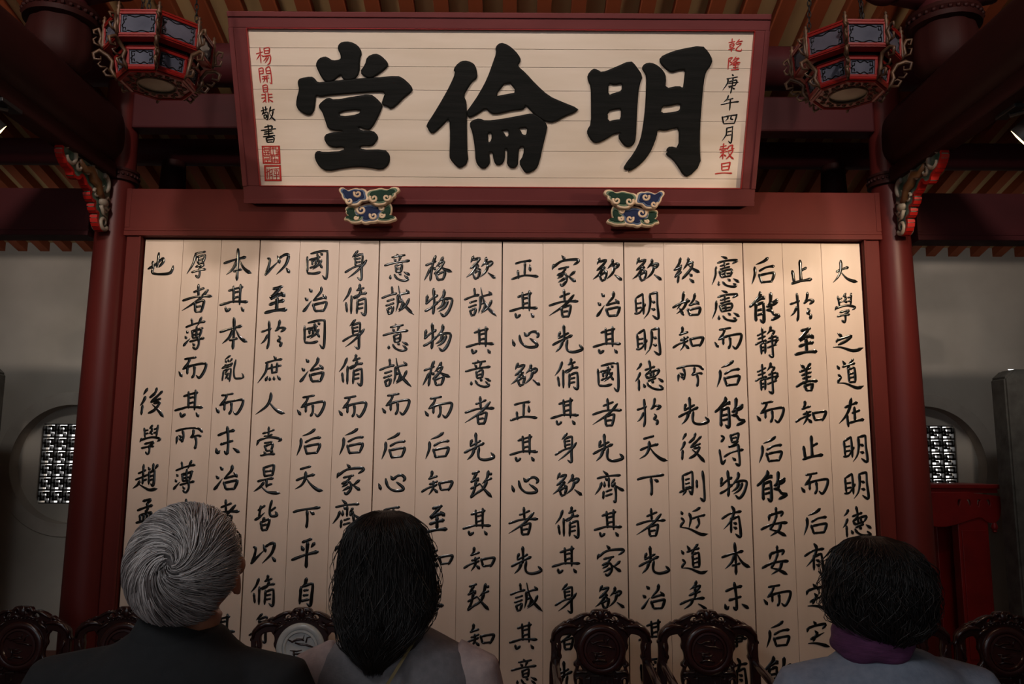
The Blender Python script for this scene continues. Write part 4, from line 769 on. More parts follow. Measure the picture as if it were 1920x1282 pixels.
def corbel(c, flip, label):
    o = thing('cloud_corbel', label, 'corbel', c, 0); U = .000245
    W = lambda x, z: (flip*(x-970)*U, (600-z)*U)
    for i, (m, lp) in enumerate(LOBES):
        cx = sum(p[0] for p in lp)/len(lp); cz = sum(p[1] for p in lp)/len(lp)
        top = i < 2; y0 = -.058 if top else -.012
        q = [W(*p) for p in lp]
        if flip < 0: q = q[::-1]
        a = curve_solid('cloud_lobe', [q], .02, .008, 'creamrim', o, 0, 2, 1); a.location.y = y0
        for k, (sx, sz, mm, yy) in enumerate(((.88, .84, m+'tint', -.0165), (.74, .66, m, -.0195))):
            q2 = [W(cx+(x-cx)*sx, cz+(z-cz)*sz) for x, z in lp]
            if flip < 0: q2 = q2[::-1]
            b = curve_solid('pale_band' if k == 0 else 'cloud_face', [q2], .007, .006, mm, a, 0, 2, 1); b.location.y = yy
    for x, z, r, s in SPIR:
        bm = bmesh.new()
        cx, cz = W(x, z); R = r*U; top = z < 560 and not (x > 1200 and z > 600)
        y = -.082 if top else -.036
        pp = spiral((cx, cz), R, R*.18, 1.15, 2.6 if s*flip > 0 else .5, 20, s*flip)
        add_tube(bm, [(px, y, pz) for px, pz in pp], [.0085*(1-.25*k/20) for k in range(21)], 7)
        link('scroll_rim', bm, 'creamrim', o, True)
    bm = bmesh.new(); add_box(bm, -.12, .12, .018, .115, -.09, .0, .004); link('mounting_block', bm, 'maroon', o)
corbel((-.797, -.165, 3.248), 1, 'blue and green cloud corbel under the left half of the plaque')
corbel((.802, -.165, 3.238), -1, 'blue and green cloud corbel under the right half of the plaque')
# ---------------------------------------------------------------- carved rosewood armchairs (backs against the boards, facing the hall)
CU = .000367; CZ0 = .915
def cw(x, y): return (x-860)*CU, CZ0-(y-190)*.00037
def mir(lp): return lp + [(1720-x, y) for x, y in reversed(lp)]
def make_chair():
    o = thing('rosewood_armchair', 'chair', 'chair', (0, 0, 0))
    BY = .20          # back plane
    outer = mir([(108,1500),(110,950),(136,890),(138,640),(112,632),(138,600),(140,520),(175,465),(250,408),(300,375),(322,358),(348,366),(400,325),(440,332),(500,288),(590,250),(650,238),(712,248),(735,205),(770,188),(859,186)])
    lwin = [(228,1500),(228,960),(240,880),(270,842),(246,800),(262,700),(240,620),(255,560),(300,525),(350,512),(420,500),(446,540),(476,570),(484,640),(465,700),(505,760),(520,850),(508,900),(455,950),(505,985),(475,1060),(462,1100),(470,1200),(500,1270),(545,1300),(560,1500)]
    rwin = [(1720-x, y) for x, y in lwin][::-1]
    def circ(x, y, rx, ry, n=14): return [(x+rx*math.cos(2*math.pi*k/n), y+ry*math.sin(2*math.pi*k/n)) for k in range(n)]
    holes = [lwin, rwin]
    for sx in (0, 1):
        f = (lambda l: [(1720-x, y) for x, y in l]) if sx else (lambda l: l)
        holes += [f(circ(780, 246, 30, 30)), f([(584,318),(612,268),(668,250),(712,284),(704,330),(660,344),(610,348)]),
                  f([(346,384),(376,346),(420,344),(426,374),(392,394)]), f([(478,410),(520,378),(558,354),(562,392),(534,420)]),
                  f(circ(518, 1195, 36, 66)), f([(606,1146),(650,1092),(704,1088),(706,1140)]), f([(500,1050),(515,985),(545,935),(590,1005),(612,1045)])]
    back = curve_solid('backrest_frame', [[cw(*p) for p in chaikin(l, 1)] for l in [outer]+holes], .016, .006, 'rosewood', o, M=Matrix.Translation((0, BY, 0)))
    # carved ridges on the crest and sides
    bm = bmesh.new()
    for s in (1, -1):
        def T(pts, r):
            q = [cw(860+s*(860-x), y) for x, y in pts]; add_tube(bm, [(a, BY-.016, b) for a, b in q], r, 6)
        T([(150,620),(160,520),(240,440),(330,400),(440,405),(520,430)], [.006,.012,.017,.016,.012,.006])
        T([(430,350),(500,302),(590,254),(650,240),(712,256)], [.005,.009,.010,.009,.005]); T([(706,312),(676,330),(648,318),(656,290),(682,288)], [.005,.006,.005,.004,.003])
        T([(620,345),(700,330),(760,300),(800,320),(830,345)], [.004,.008,.01,.008,.005])
        T([(742,240),(756,206),(792,202),(818,232),(806,272),(774,284)], [.004,.006,.006,.005,.005,.003])
        T([(460,540),(500,470),(560,440),(620,400)], [.004,.009,.009,.004])
        T([(470,1090),(500,1060),(560,1050),(640,1060),(660,1020),(620,1010)], [.005,.009,.009,.008,.006,.003])
        T([(480,1180),(490,1140),(530,1125),(570,1160),(575,1230),(530,1275)], [.006,.008,.008,.007,.006,.004])
        T([(500,915),(480,950),(520,975),(545,940)], [.004,.007,.007,.003])
        T([(200,640),(205,720),(235,760),(225,830),(258,850)], [.005,.009,.008,.007,.004])
    for k in range(9):
        x, z = cw(860+(k-4)*58, 372-8*(16-(k-4)**2)/4.); sph(bm, (x, BY-.017, z), .007, 6, 5)
    a, b = cw(860, 250); sph(bm, (a, BY-.012, b), .022, 10, 8, (1, .6, 1.4))
    join_into(back, [bm], 0)
    c = cw(862, 738)
    bm = bmesh.new()
    add_lathe(bm, [(.122, -.0), (.131, .012), (.131, .024), (.126, .03), (.110, .034), (.100, .031), (.097, .026), (.094, .031), (.084, .032), (.081, .026), (.078, .022)], (c[0], BY, c[1]), 56, 'Y')
    link('medallion_ring', bm, 'rosewood2', o, True, 40)
    bm = bmesh.new(); add_lathe(bm, [(.079, .010), (.079, .024), (.05, .0245), (.001, .0245)], (c[0], BY, c[1]), 48, 'Y'); med = link('medallion', bm, 'rosewood2', o, True, 40)
    bm = bmesh.new()          # landscape relief: a branch over rocks
    R = lambda pts, r: add_tube(bm, [(c[0]+x, BY-.0255, c[1]+z) for x, z in pts], r, 5)
    R([(-.07,.045),(-.045,.033),(-.02,.045),(.005,.046),(.02,.04)], [.003,.006,.007,.006,.003]); R([(.012,.045),(.02,.07)], [.003,.001])
    R([(-.03,.028),(.0,.02),(.03,.018),(.05,.012),(.072,.006)], [.004,.006,.006,.006,.003]); R([(.03,.03),(.035,.055),(.055,.06)], [.005,.004,.003])
    R([(-.055,-.012),(-.02,-.016),(.01,-.01)], [.002,.005,.002]); R([(-.04,-.03),(0,-.03),(.025,-.022)], [.003,.006,.002]); R([(-.035,-.015),(-.03,-.05)], [.005,.005])
    R([(-.05,-.062),(-.02,-.05),(.01,-.055),(.03,-.06)], [.005,.009,.008,.004])
    link('landscape_relief', bm, 'rosewood', med, True)
    # splat below the medallion, with key-fret carving
    bm = bmesh.new(); x0, z1 = cw(600, 1085); x1, z0 = cw(1120, 1420)
    add_box(bm, x0+.02, x1-.02, BY-.014, BY+.012, .47, z1, .004)
    for s in (1, -1):
        for q in ([(.012,.60),(.012,.575),(.06,.575),(.06,.53),(.03,.53),(.03,.55)], [(.012,.52),(.06,.51),(.06,.48)]):
            add_tube(bm, [(s*x, BY-.016, z) for x, z in q], .006, 5)
    link('splat', bm, 'rosewood', o)
    # seat, apron, legs, arms, stretchers
    bm = bmesh.new(); add_box(bm, -.262, .262, -.26, .235, .44, .475, .008); link('seat', bm, 'rosewood', o)
    bm = bmesh.new()
    for s in (-1, 1): add_box(bm, s*.238-.012, s*.238+.012, -.22, .2, .37, .438, .003)
    add_box(bm, -.24, .24, -.248, -.224, .35, .438, .003); add_box(bm, -.24, .24, .195, .219, .37, .438, .003)
    for k in range(7): sph(bm, ((k-3)*.06, -.25, .375), .018, 8, 6, (1.2, .4, 1))
    link('apron', bm, 'rosewood', o)
    for sx in (-1, 1):
        for yy in (-.232, .205):
            bm = bmesh.new(); s = -1 if yy < 0 else 1
            add_tube(bm, [(sx*.235, yy, .438), (sx*.242, yy+s*.012, .36), (sx*.238, yy, .2), (sx*.233, yy, .07), (sx*.242, yy+s*.012, .0)], [.03, .032, .022, .02, .028], 10)
            link('leg', bm, 'rosewood', o, True)
        bm = bmesh.new()
        add_tube(bm, [(sx*.25, BY, .645), (sx*.252, .08, .635), (sx*.252, -.08, .62), (sx*.252, -.17, .605), (sx*.25, -.21, .585)], [.018, .02, .022, .024, .018], 10)
        add_tube(bm, [(sx*.25, -.17, .61), (sx*.248, -.16, .54), (sx*.245, -.18, .47)], [.017, .02, .018], 10)
        link('armrest', bm, 'rosewood', o, True)
    bm = bmesh.new()
    for sx in (-1, 1): add_box(bm, sx*.236-.01, sx*.236+.01, -.22, .2, .1, .125, .003)
    add_box(bm, -.23, .23, -.01, .01, .1, .125, .003); link('stretcher', bm, 'rosewood', o)
    return o
chair0 = make_chair()
CH = [(47, 1122, 'carved rosewood armchair at the far left, in front of the white wall'), (240, 1127, 'carved rosewood armchair before the left post, half hidden by the grey-haired man'),
      (568, 1137, 'carved rosewood armchair with a grey reflection painted on its medallion, left of the long-haired woman'), (1126, 1144, 'left one of the two clear carved rosewood armchairs in the middle right'),
      (1325, 1143, 'right one of the two clear carved rosewood armchairs in the middle right'), (1684, 1143, 'carved rosewood armchair mostly hidden behind the curly-haired woman'),
      (1877, 1137, 'carved rosewood armchair at the far right, before the grey stele')]
for i, (x, y, lab) in enumerate(CH):
    c = chair0 if i == 0 else copy_tree(chair0)
    p = pY(x, y, -.35); c.location = (p.x, -.55, 0); c['label'] = lab; c['group'] = 'rosewood armchairs along the writing wall'
    if i == 2:  # this chair's medallion and ring have a reflection painted in as grey
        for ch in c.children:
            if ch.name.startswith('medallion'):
                me = ch.data.copy(); me.materials.clear(); me.materials.append(MAT['sheen']); ch.data = me; ch['label'] = 'grey marble medallion ring' if 'ring' in ch.name else 'grey marble medallion'

# ---------------------------------------------------------------- octagonal hanging lanterns
def make_lantern():
    o = thing('octagonal_lantern', 'lantern', 'lantern', (0, 0, 0))
    A = math.pi/8
    def octa(bm, prof, mi=0):
        rs = []
        for r, z in prof:
            rc = r/math.cos(A); rs.append([bm.verts.new((rc*math.cos(A+k*2*A), rc*math.sin(A+k*2*A), z)) for k in range(8)])
        for a, b in zip(rs, rs[1:]):
            for k in range(8): bm.faces.new((a[k], a[(k+1) % 8], b[(k+1) % 8], b[k]))
        return rs
    LO = (.012, .105, .160, .178); UP = (.138, .252, .222, .228)      # z0, z1, apothem at z0, at z1
    bm = bmesh.new()
    # bottom plate with a round opening
    rc = .164/math.cos(A); N = 40
    outer = [bm.verts.new((rc*math.cos(A+k*2*A), rc*math.sin(A+k*2*A), 0)) for k in range(8)]
    inn = [bm.verts.new((.086*math.cos(2*math.pi*k/N), .086*math.sin(2*math.pi*k/N), 0)) for k in range(N)]
    e = [bm.edges.new((l[k], l[(k+1) % len(l)])) for l in (outer, inn) for k in range(len(l))]
    bmesh.ops.triangle_fill(bm, edges=e, use_beauty=True)
    octa(bm, [(.164, 0), (.168, .006), (.164, .014), (.158, .014)])
    octa(bm, [(.142, -.0035), (.150, -.008), (.158, -.0035)])
    octa(bm, [(.15, .02), (LO[2], LO[0])]); octa(bm, [(.178, .105), (.184, .108), (.17, .114), (.17, .118)]); octa(bm, [(.19, .124), (.224, .132), (.224, .138), (.2, .138)])
    octa(bm, [(.228, .252), (.233, .255), (.233, .263), (.222, .266)]); octa(bm, [(.222, .264), (.12, .30), (.05, .312), (.02, .312)])
    bmesh.ops.recalc_face_normals(bm, faces=bm.faces[:]); link('frame_rings', bm, 'redpaint', o)
    bm = bmesh.new()         # dark recessed band between the tiers
    octa(bm, [(.164, .108), (.164, .138)]); link('waist_band', bm, 'dark', o)
    bm = bmesh.new()         # gilt fretwork round the glass bottom
    for k in range(24):
        t = 2*math.pi*k/24; r = .108+.016*(k % 2); c = (r*math.cos(t), r*math.sin(t))
        pp = spiral(c, .013, .004, 1.1, t, 10); add_tube(bm, [(x, y, -.004) for x, y in pp], .003, 5)
    add_tube(bm, [(.088*math.cos(2*math.pi*k/36), .088*math.sin(2*math.pi*k/36), -.003) for k in range(36)], .005, 6, closed=True)
    link('bottom_fretwork', bm, 'gilt', o, True)
    bm = bmesh.new(); add_lathe(bm, [(.0, .004), (.087, .004)], (0, 0, 0), 40, cap=False); link('bottom_glass', bm, 'glasslow', o)
    for z0, z1, r0, r1 in (LO, UP):
        sl = math.atan2(r1-r0, z1-z0); zc = (z0+z1)/2; rm = (r0+r1)/2
        hw = rm*math.tan(A); hh = (z1-z0)/2
        for k in range(8):
            M = Matrix.Rotation(k*2*A+math.pi/2, 4, 'Z') @ Matrix.Translation((0, -rm, zc)) @ Matrix.Rotation(sl, 4, 'X')
            bm = bmesh.new(); t = .0125
            for q in ((-hw, hw, hh-t, hh), (-hw, hw, -hh, -hh+t), (-hw, -hw+t, -hh+t, hh-t), (hw-t, hw, -hh+t, hh-t)): add_box(bm, q[0], q[1], -.006, .008, q[2], q[3], .002)
            bm.transform(M); f = link('panel_frame', bm, 'redpaint', o)
            bm = bmesh.new(); add_box(bm, -hw+t*.8, hw-t*.8, .002, .006, -hh+t*.8, hh-t*.8); bm.transform(M); link('panel_glass', bm, 'glass', f)
            bm = bmesh.new(); iw, ih = hw-t-.009, hh-t-.008     # dark key-fret border on the glass
            for sx in (-1, 1):
                for sz in (-1, 1):
                    add_tube(bm, [(sx*x, .001, sz*z) for x, z in ((iw-.018, ih), (iw, ih), (iw, ih-.018), (iw-.012, ih-.018), (iw-.012, ih-.008))], .0028, 4)
                add_tube(bm, [(sx*iw+.004*math.sin(3*u), .001, u*(ih-.02)) for u in [v/6-1 for v in range(13)]], .0026, 4)
                add_tube(bm, [(u*(iw-.02), .001, sx*ih+.004*math.sin(5*u)) for u in [v/8-1 for v in range(17)]], .0026, 4)
            bm.transform(M); link('panel_fret', bm, 'iron', f)
    for k in range(8):
        M = Matrix.Rotation(k*2*A+A, 4, 'Z')
        bm = bmesh.new()      # carved corner scroll
        for pts, rr in (([(.176, .0), (.192, .02), (.205, .045), (.2, .08), (.222, .11), (.26, .125), (.285, .108), (.278, .08), (.25, .082), (.252, .1)], [.006, .009, .010, .009, .010, .010, .009, .007, .005, .003]),
                        ([(.19, .01), (.222, .006), (.235, .026), (.22, .042), (.208, .03)], [.005, .007, .007, .005, .003]),
                        ([(.225, .05), (.25, .045), (.262, .06), (.25, .07)], [.004, .006, .005, .003]),
                        ([(.245, .138), (.262, .165), (.256, .2), (.27, .232), (.292, .226), (.288, .206), (.274, .208)], [.007, .009, .008, .009, .007, .005, .003]),
                        ([(.26, .15), (.283, .158), (.29, .18), (.275, .19)], [.004, .006, .005, .003])):
            add_tube(bm, [(x, .006*math.sin(9*i), z) for i, (x, z) in enumerate(pts)], rr, 7)
        bm.transform(M); link('corner_scroll', bm, 'gilt', o, True)
        bm = bmesh.new()      # turned finial above the corner
        add_lathe(bm, [(.006, .14), (.010, .15), (.007, .18), (.011, .2), (.008, .235), (.012, .255), (.007, .268), (.012, .278), (.005, .288), (.008, .297), (.001, .306)], (.248, 0, 0), 10)
        bm.transform(M); link('corner_finial', bm, 'gilt', o, True)
    return o
def add_chains(o, top):
    for ang in (35, 150, 275):
        t = math.radians(ang); r0 = .17; a = Vector((r0*math.cos(t), r0*math.sin(t), .272)); b = Vector((.7*r0*math.cos(t), .7*r0*math.sin(t), top))
        bm = bmesh.new(); n = int((b-a).length/.03)
        for i in range(n):
            p = a.lerp(b, (i+.5)/n); q = math.pi/2*(i % 2)+t
            add_tube(bm, [p+Vector((math.cos(q)*.0085*math.cos(u), math.sin(q)*.0085*math.cos(u), .019*math.sin(u))) for u in [2*math.pi*k/10 for k in range(10)]], .0028, 5, closed=True)
        link('chain', bm, 'iron', o, True)
lan = make_lantern()
pL = pY(294, 160, -1.2); pR = pY(1590, 178, -1.2)
lan.location = pL; lan['label'] = 'octagonal red hanging lantern at the upper left, before the left post'; lan['group'] = 'pair of octagonal hanging lanterns'
lan2 = copy_tree(lan); lan2.location = pR; lan2['label'] = 'octagonal red hanging lantern at the upper right, before the right post'
for l in (lan, lan2): add_chains(l, RZ(-1.2)+.03-l.location.z)

# ---------------------------------------------------------------- track spotlights on the cross beams
def spotlight(pos, aim, power, label):
    pos, aim = Vector(pos), Vector(aim); o = thing('spotlight', label, 'lamp', pos)
    R = (aim-pos).to_track_quat('-Z', 'Y').to_matrix().to_4x4()
    bm = bmesh.new(); add_lathe(bm, [(.02, .2), (.06, .19), (.070, .16), (.070, .0), (.0665, .0), (.0665, .05), (.06, .06)], seg=28, cap=False); bm.transform(R); link('lamp_housing', bm, 'blackmetal', o, True, 40)
    bm = bmesh.new(); add_lathe(bm, [(.066, .004), (.056, .035), (.035, .07), (.012, .085)], seg=28, cap=False); bm.transform(R); link('reflector', bm, 'reflector', o, True)
    bm = bmesh.new(); sph(bm, (0, 0, .055), .014, 12, 8); bm.transform(R); link('bulb', bm, 'bulb', o, True)
    bm = bmesh.new(); add_lathe(bm, [(.0, -.006), (.03, -.005), (.066, -.0)], seg=28, cap=False); bm.transform(R); link('lens', bm, 'lens', o, True)
    bm = bmesh.new(); up = 3.452-pos.z
    add_tube(bm, [R @ Vector((0, .0, .12)), R @ Vector((0, .085, .12)), Vector((0, .06, up-.03)), Vector((0, .06, up))], .011, 8); add_box(bm, -.03, .03, -.02, .14, up-.02, up, .003)
    link('lamp_arm', bm, 'blackmetal', o)
    l = bpy.data.lights.new('spot_beam', 'SPOT'); l.energy = power; l.color = (1.0, .74, .5); l.spot_size = math.radians(126); l.spot_blend = .75; l.shadow_soft_size = .045
    lo = bpy.data.objects.new('spot_beam', l); COL.objects.link(lo); lo.matrix_world = Matrix.Translation(pos) @ R @ Matrix.Translation((0, 0, -.02))
for (p, a, w), lab in zip(LAMPS, ('black spotlight at the left edge under the left cross beam', 'black spotlight at the right edge under the right cross beam')): spotlight(p, a, w, lab)

# ---------------------------------------------------------------- red lacquered altar table at the right, below the round window
tp = pY(1872, 908, 1.82); TX1 = tp.x; TZ = tp.z; TX0 = TX1-1.0
at = thing('altar_table', 'tall bright red altar table with a carved apron under the right round window', 'table', (TX0, 1.82, 0))
W_ = TX1-TX0
bm = bmesh.new(); add_box(bm, -.01, W_+.01, -.02, .44, TZ-.035, TZ, .006); add_box(bm, .01, W_-.01, 0, .44, TZ-.07, TZ-.035, .004); link('table_top', bm, 'redlac', at)
a0 = TZ-.07
ap = [(.0, a0), (W_, a0), (W_, a0-.12), (W_-.015, a0-.2), (W_-.06, a0-.245), (W_-.12, a0-.235), (W_-.17, a0-.19), (W_-.26, a0-.215), (W_-.36, a0-.25), (W_-.5, a0-.28), (.36, a0-.25), (.26, a0-.215), (.17, a0-.19), (.12, a0-.235), (.06, a0-.245), (.015, a0-.2), (0, a0-.12)][::-1]
hl = []
for cx in (.14, .3, W_-.3, W_-.14):
    for s in (-1, 1): hl.append([(cx+s*x, a0-.09+z) for x, z in ((.015, .035), (.05, .045), (.06, .0), (.045, -.035), (.035, .0), (.03, .02))])
curve_solid('carved_apron', [ap]+hl, .012, .004, 'redlac', at, smooth_it=1)
bm = bmesh.new()
for x in (.06, W_-.06): add_lathe(bm, [(.012, a0-.24), (.024, a0-.26), (.028, a0-.285), (.016, a0-.3), (.02, a0-.312), (.001, a0-.325)], (x, 0, 0), 14)
link('pendant_knobs', bm, 'redlac', at, True, 50)
for x in (.12, W_-.36):
    bm = bmesh.new(); add_box(bm, x, x+.25, .0, .10, 0, a0-.16, .006); add_box(bm, x+.025, x+.225, -.008, .004, .15, a0-.3, .004); link('table_leg', bm, 'redlac', at)
bm = bmesh.new(); add_box(bm, .12, W_-.11, .34, .42, 0, a0-.03, .006); link('back_panel', bm, 'redlac', at) if False else bm.free()
for x in (.12, W_-.36):
    bm = bmesh.new(); add_box(bm, x, x+.25, .34, .42, 0, a0+.0, .006); link('table_leg', bm, 'redlac', at)
# ---------------------------------------------------------------- visitors seen from behind
def remeshed(name, bm, voxel, m, parent, smooth_it=4):
    me = bpy.data.meshes.new(name); bm.to_mesh(me); bm.free()
    o = bpy.data.objects.new(name, me); COL.objects.link(o)
    r = o.modifiers.new('r', 'REMESH'); r.mode = 'VOXEL'; r.voxel_size = voxel
    s = o.modifiers.new('s', 'SMOOTH'); s.iterations = smooth_it; s.factor = .5
    dg = bpy.context.evaluated_depsgraph_get(); m2 = bpy.data.meshes.new_from_object(o.evaluated_get(dg))
    bpy.data.objects.remove(o); m2.name = name; m2.materials.clear(); m2.materials.append(MAT[m])
    for p in m2.polygons: p.use_smooth = True
    o = bpy.data.objects.new(name, m2); COL.objects.link(o)
    if parent: o.parent = parent
    return o
def loft(bm, rings, n=28, cap=(True, True)):
    """rings: (centre, half width x, half depth y, z tilt) -> superellipse rings"""
    out = []
    for c, a, b, e in rings:
        vs = []
        for k in range(n):
            t = 2*math.pi*k/n; cs, sn = math.cos(t), math.sin(t)
            vs.append(bm.verts.new((c[0]+a*math.copysign(abs(cs)**e, cs), c[1]+b*math.copysign(abs(sn)**e, sn), c[2])))
        out.append(vs)
    for r0, r1 in zip(out, out[1:]):
        for k in range(n): bm.faces.new((r0[k], r0[(k+1) % n], r1[(k+1) % n], r1[k]))
    if cap[0]: bm.faces.new(list(reversed(out[0])))
    if cap[1]: bm.faces.new(out[-1])
    return out
def person(label, loc, H, head_c, hr, tilt, yaw, sh, tx):
    """loc on the floor; H crown height; head_c local head centre; hr head scale; sh shoulder half width"""
    o = thing('person', label, 'person', loc)
    R = Matrix.Translation(head_c) @ Matrix.Rotation(yaw, 4, 'Z') @ Matrix.Rotation(tilt, 4, 'X')
    bm = bmesh.new(); zs = H/1.68
    S = lambda z: z*zs
    hc = Vector(head_c)
    # head: skull, jaw, brow, nose, lips, ears (face looks along +Y of the head frame)
    def hs(c, r, sc): sph(bm, R @ Vector([q*hr for q in c]), r*hr, 20, 14, sc, R.to_3x3().to_4x4())
    hs((0, -.012, .02), .094, (.86, 1.05, 1.0)); hs((0, .03, -.03), .072, (.86, .95, 1.1)); hs((0, .055, -.085), .036, (1.0, .8, .75))
    hs((0, .075, .025), .045, (1.3, .5, .4)); hs((0, .098, -.03), .014, (.9, 1.1, .8)); hs((0, .09, -.008), .011, (.7, 1, 1.6))
    hs((0, .088, -.062), .018, (1.2, .5, .35)); hs((0, .086, -.072), .016, (1.1, .5, .35))
    for s in (-1, 1):
        hs((s*.05, .055, -.035), .03, (.9, .8, .8)); hs((s*.084, -.004, -.022), .026, (.3, .75, 1.25)); hs((s*.086, -.006, -.045), .012, (.5, .8, 1)); hs((s*.031, .083, .008), .0115, (1, .6, .8))
    neck0 = len(bm.verts)
    nb = Vector((tx, -.005, S(1.36))); nt = R @ Vector((0, -.02*hr, -.07*hr))
    add_tube(bm, [nb, nb.lerp(nt, .5), nt], [.06, .054, .056], 14)
    trunk0 = len(bm.verts)
    # trunk
    loft(bm, [((0, 0, S(.80)), .15, .10, .8), ((0, 0, S(.92)), .165, .115, .8), ((0, .01, S(1.05)), .14, .10, .8), ((0, .005, S(1.22)), .145, .10, .8), ((0, -.005, S(1.32)), .125, .08, .8), ((0, -.008, S(1.385)), .06, .055, .9)])
    for s in (-1, 1):
        shj = Vector((s*(sh-.05), -.01, S(1.315))); el = Vector((s*(sh+.0), -.02, S(1.06))); wr = Vector((s*(sh+.005), .05, S(.83)))
        add_tube(bm, [Vector((s*.06, -.005, S(1.32))), shj, shj.lerp(el, .5), el, el.lerp(wr, .5), wr], [.05, .048, .042, .036, .034, .026], 12)
        # hand: palm, four fingers, thumb
        pc = wr+Vector((0, .012, -.05)); add_tube(bm, [wr, pc, pc+Vector((0, .004, -.035))], [.026, .034, .036], 10, flat=.62)
        for f, (dy, ln) in enumerate(((.03, .066), (.011, .076), (-.009, .070), (-.028, .055))):
            b0 = pc+Vector((0, dy, -.036)); b1 = b0+Vector((-s*.004, .002, -ln*.45)); b2 = b0+Vector((-s*.016, .006, -ln*.78)); b3 = b0+Vector((-s*.03, .008, -ln))
            add_tube(bm, [b0, b1, b2, b3], [.0095, .009, .008, .0065], 8)
        t0 = pc+Vector((-s*.006, .03, .012)); add_tube(bm, [t0, t0+Vector((-s*.012, .022, -.022)), t0+Vector((-s*.018, .026, -.05))], [.012, .0105, .0085], 8)
        # leg and foot
        hip = Vector((s*.085, 0, S(.86))); kn = Vector((s*.09, .015, S(.47))); an = Vector((s*.095, -.02, S(.08)))
        add_tube(bm, [hip, hip.lerp(kn, .45), kn, kn.lerp(an, .3), an], [.09, .078, .055, .056, .036], 14)
        add_tube(bm, [an+Vector((0, -.03, -.035)), an+Vector((0, .06, -.045)), an+Vector((s*.01, .15, -.055))], [.036, .034, .024], 10, flat=.8)
    bm.verts.ensure_lookup_table()
    for v in bm.verts[trunk0:]: v.co.x += tx
    body = remeshed('body', bm, .0065, 'skin', o)
    for s in (-1, 1):
        bm = bmesh.new(); sph(bm, R @ Vector((s*.031*hr, .0865*hr, .008*hr)), .0105*hr, 10, 8); link('eye', bm, 'eye', body, True)
    # trousers and shoes
    bm = bmesh.new()
    loft(bm, [((0, 0, S(.74)), .155, .11, .85), ((0, 0, S(.82)), .17, .12, .85), ((0, 0, S(.93)), .175, .122, .85), ((0, .005, S(1.0)), .155, .112, .85)])
    for s in (-1, 1):
        add_tube(bm, [Vector((s*.085, 0, S(.84))), Vector((s*.09, .005, S(.65))), Vector((s*.092, .012, S(.46))), Vector((s*.095, -.01, S(.2))), Vector((s*.095, -.012, S(.055)))], [.105, .092, .074, .066, .068], 18)
    bmesh.ops.translate(bm, verts=bm.verts[:], vec=(tx, 0, 0)); remeshed('trousers', bm, .009, 'trousers', o)
    for s in (-1, 1):
        bm = bmesh.new()
        add_tube(bm, [Vector((s*.095, -.085, .045)), Vector((s*.095, -.03, .05)), Vector((s*.098, .06, .043)), Vector((s*.105, .14, .034)), Vector((s*.107, .185, .026))], [.03, .042, .044, .04, .02], 12, flat=.8)
        add_tube(bm, [Vector((s*.095, -.03, .05)), Vector((s*.095, -.025, .11))], [.044, .046], 12); add_box(bm, s*.1-.042, s*.1+.042, -.11, .19, .0, .016, .006)
        bmesh.ops.translate(bm, verts=bm.verts[:], vec=(tx, 0, 0)); remeshed('shoe', bm, .006, 'shoe', o)
    return o, R, S
def top_garment(o, name, m, rings, sleeves, sm, S, fold=.006):
    bm = bmesh.new(); loft(bm, rings, 36)
    if sm == m:
        for pts, rr in sleeves: add_tube(bm, pts, rr, 18)
    g = remeshed(name, bm, .009, m, o, 5)
    for v in g.data.vertices:          # soft folds
        n = noise.noise(Vector((v.co.x*5, v.co.y*5, v.co.z*2.2)))
        v.co += v.normal*fold*n
    if sm != m:
        for pts, rr in sleeves:
            bm = bmesh.new(); add_tube(bm, pts, rr, 18); remeshed('sleeve', bm, .009, sm, o, 4)
    return g
def strands(name, parent, paths, r, m, base_tone=None, mat_=None):
    """one mesh of thin tapered hair strands; 'tone' is each strand's own lightness"""
    vs, fs, tone = [], [], []
    for pts in paths:
        n = len(pts); t = random.random() if base_tone is None else base_tone(pts)
        b = len(vs)
        for i, p in enumerate(pts):
            a = pts[max(i-1, 0)]; c = pts[min(i+1, n-1)]; d = (c-a); d = d.normalized() if d.length > 1e-9 else Vector((0, 0, 1))
            s, u = frame_axes(d); w = r*(1-.8*(i/(n-1))**2)
            for q in range(3):
                ang = 2*math.pi*q/3; vs.append(p+s*math.cos(ang)*w+u*math.sin(ang)*w); tone.append(t)
        for i in range(n-1):
            for q in range(3):
                k = (q+1) % 3; fs.append((b+3*i+q, b+3*i+k, b+3*i+3+k, b+3*i+3+q))
    me = bpy.data.meshes.new(name); me.from_pydata(vs, [], fs); me.materials.append(MAT[m])
    at = me.attributes.new('tone', 'FLOAT', 'POINT'); at.data.foreach_set('value', tone)
    for p in me.polygons: p.use_smooth = True
    o = bpy.data.objects.new(name, me); COL.objects.link(o); o.parent = parent; return o
rnd = random.Random(11)

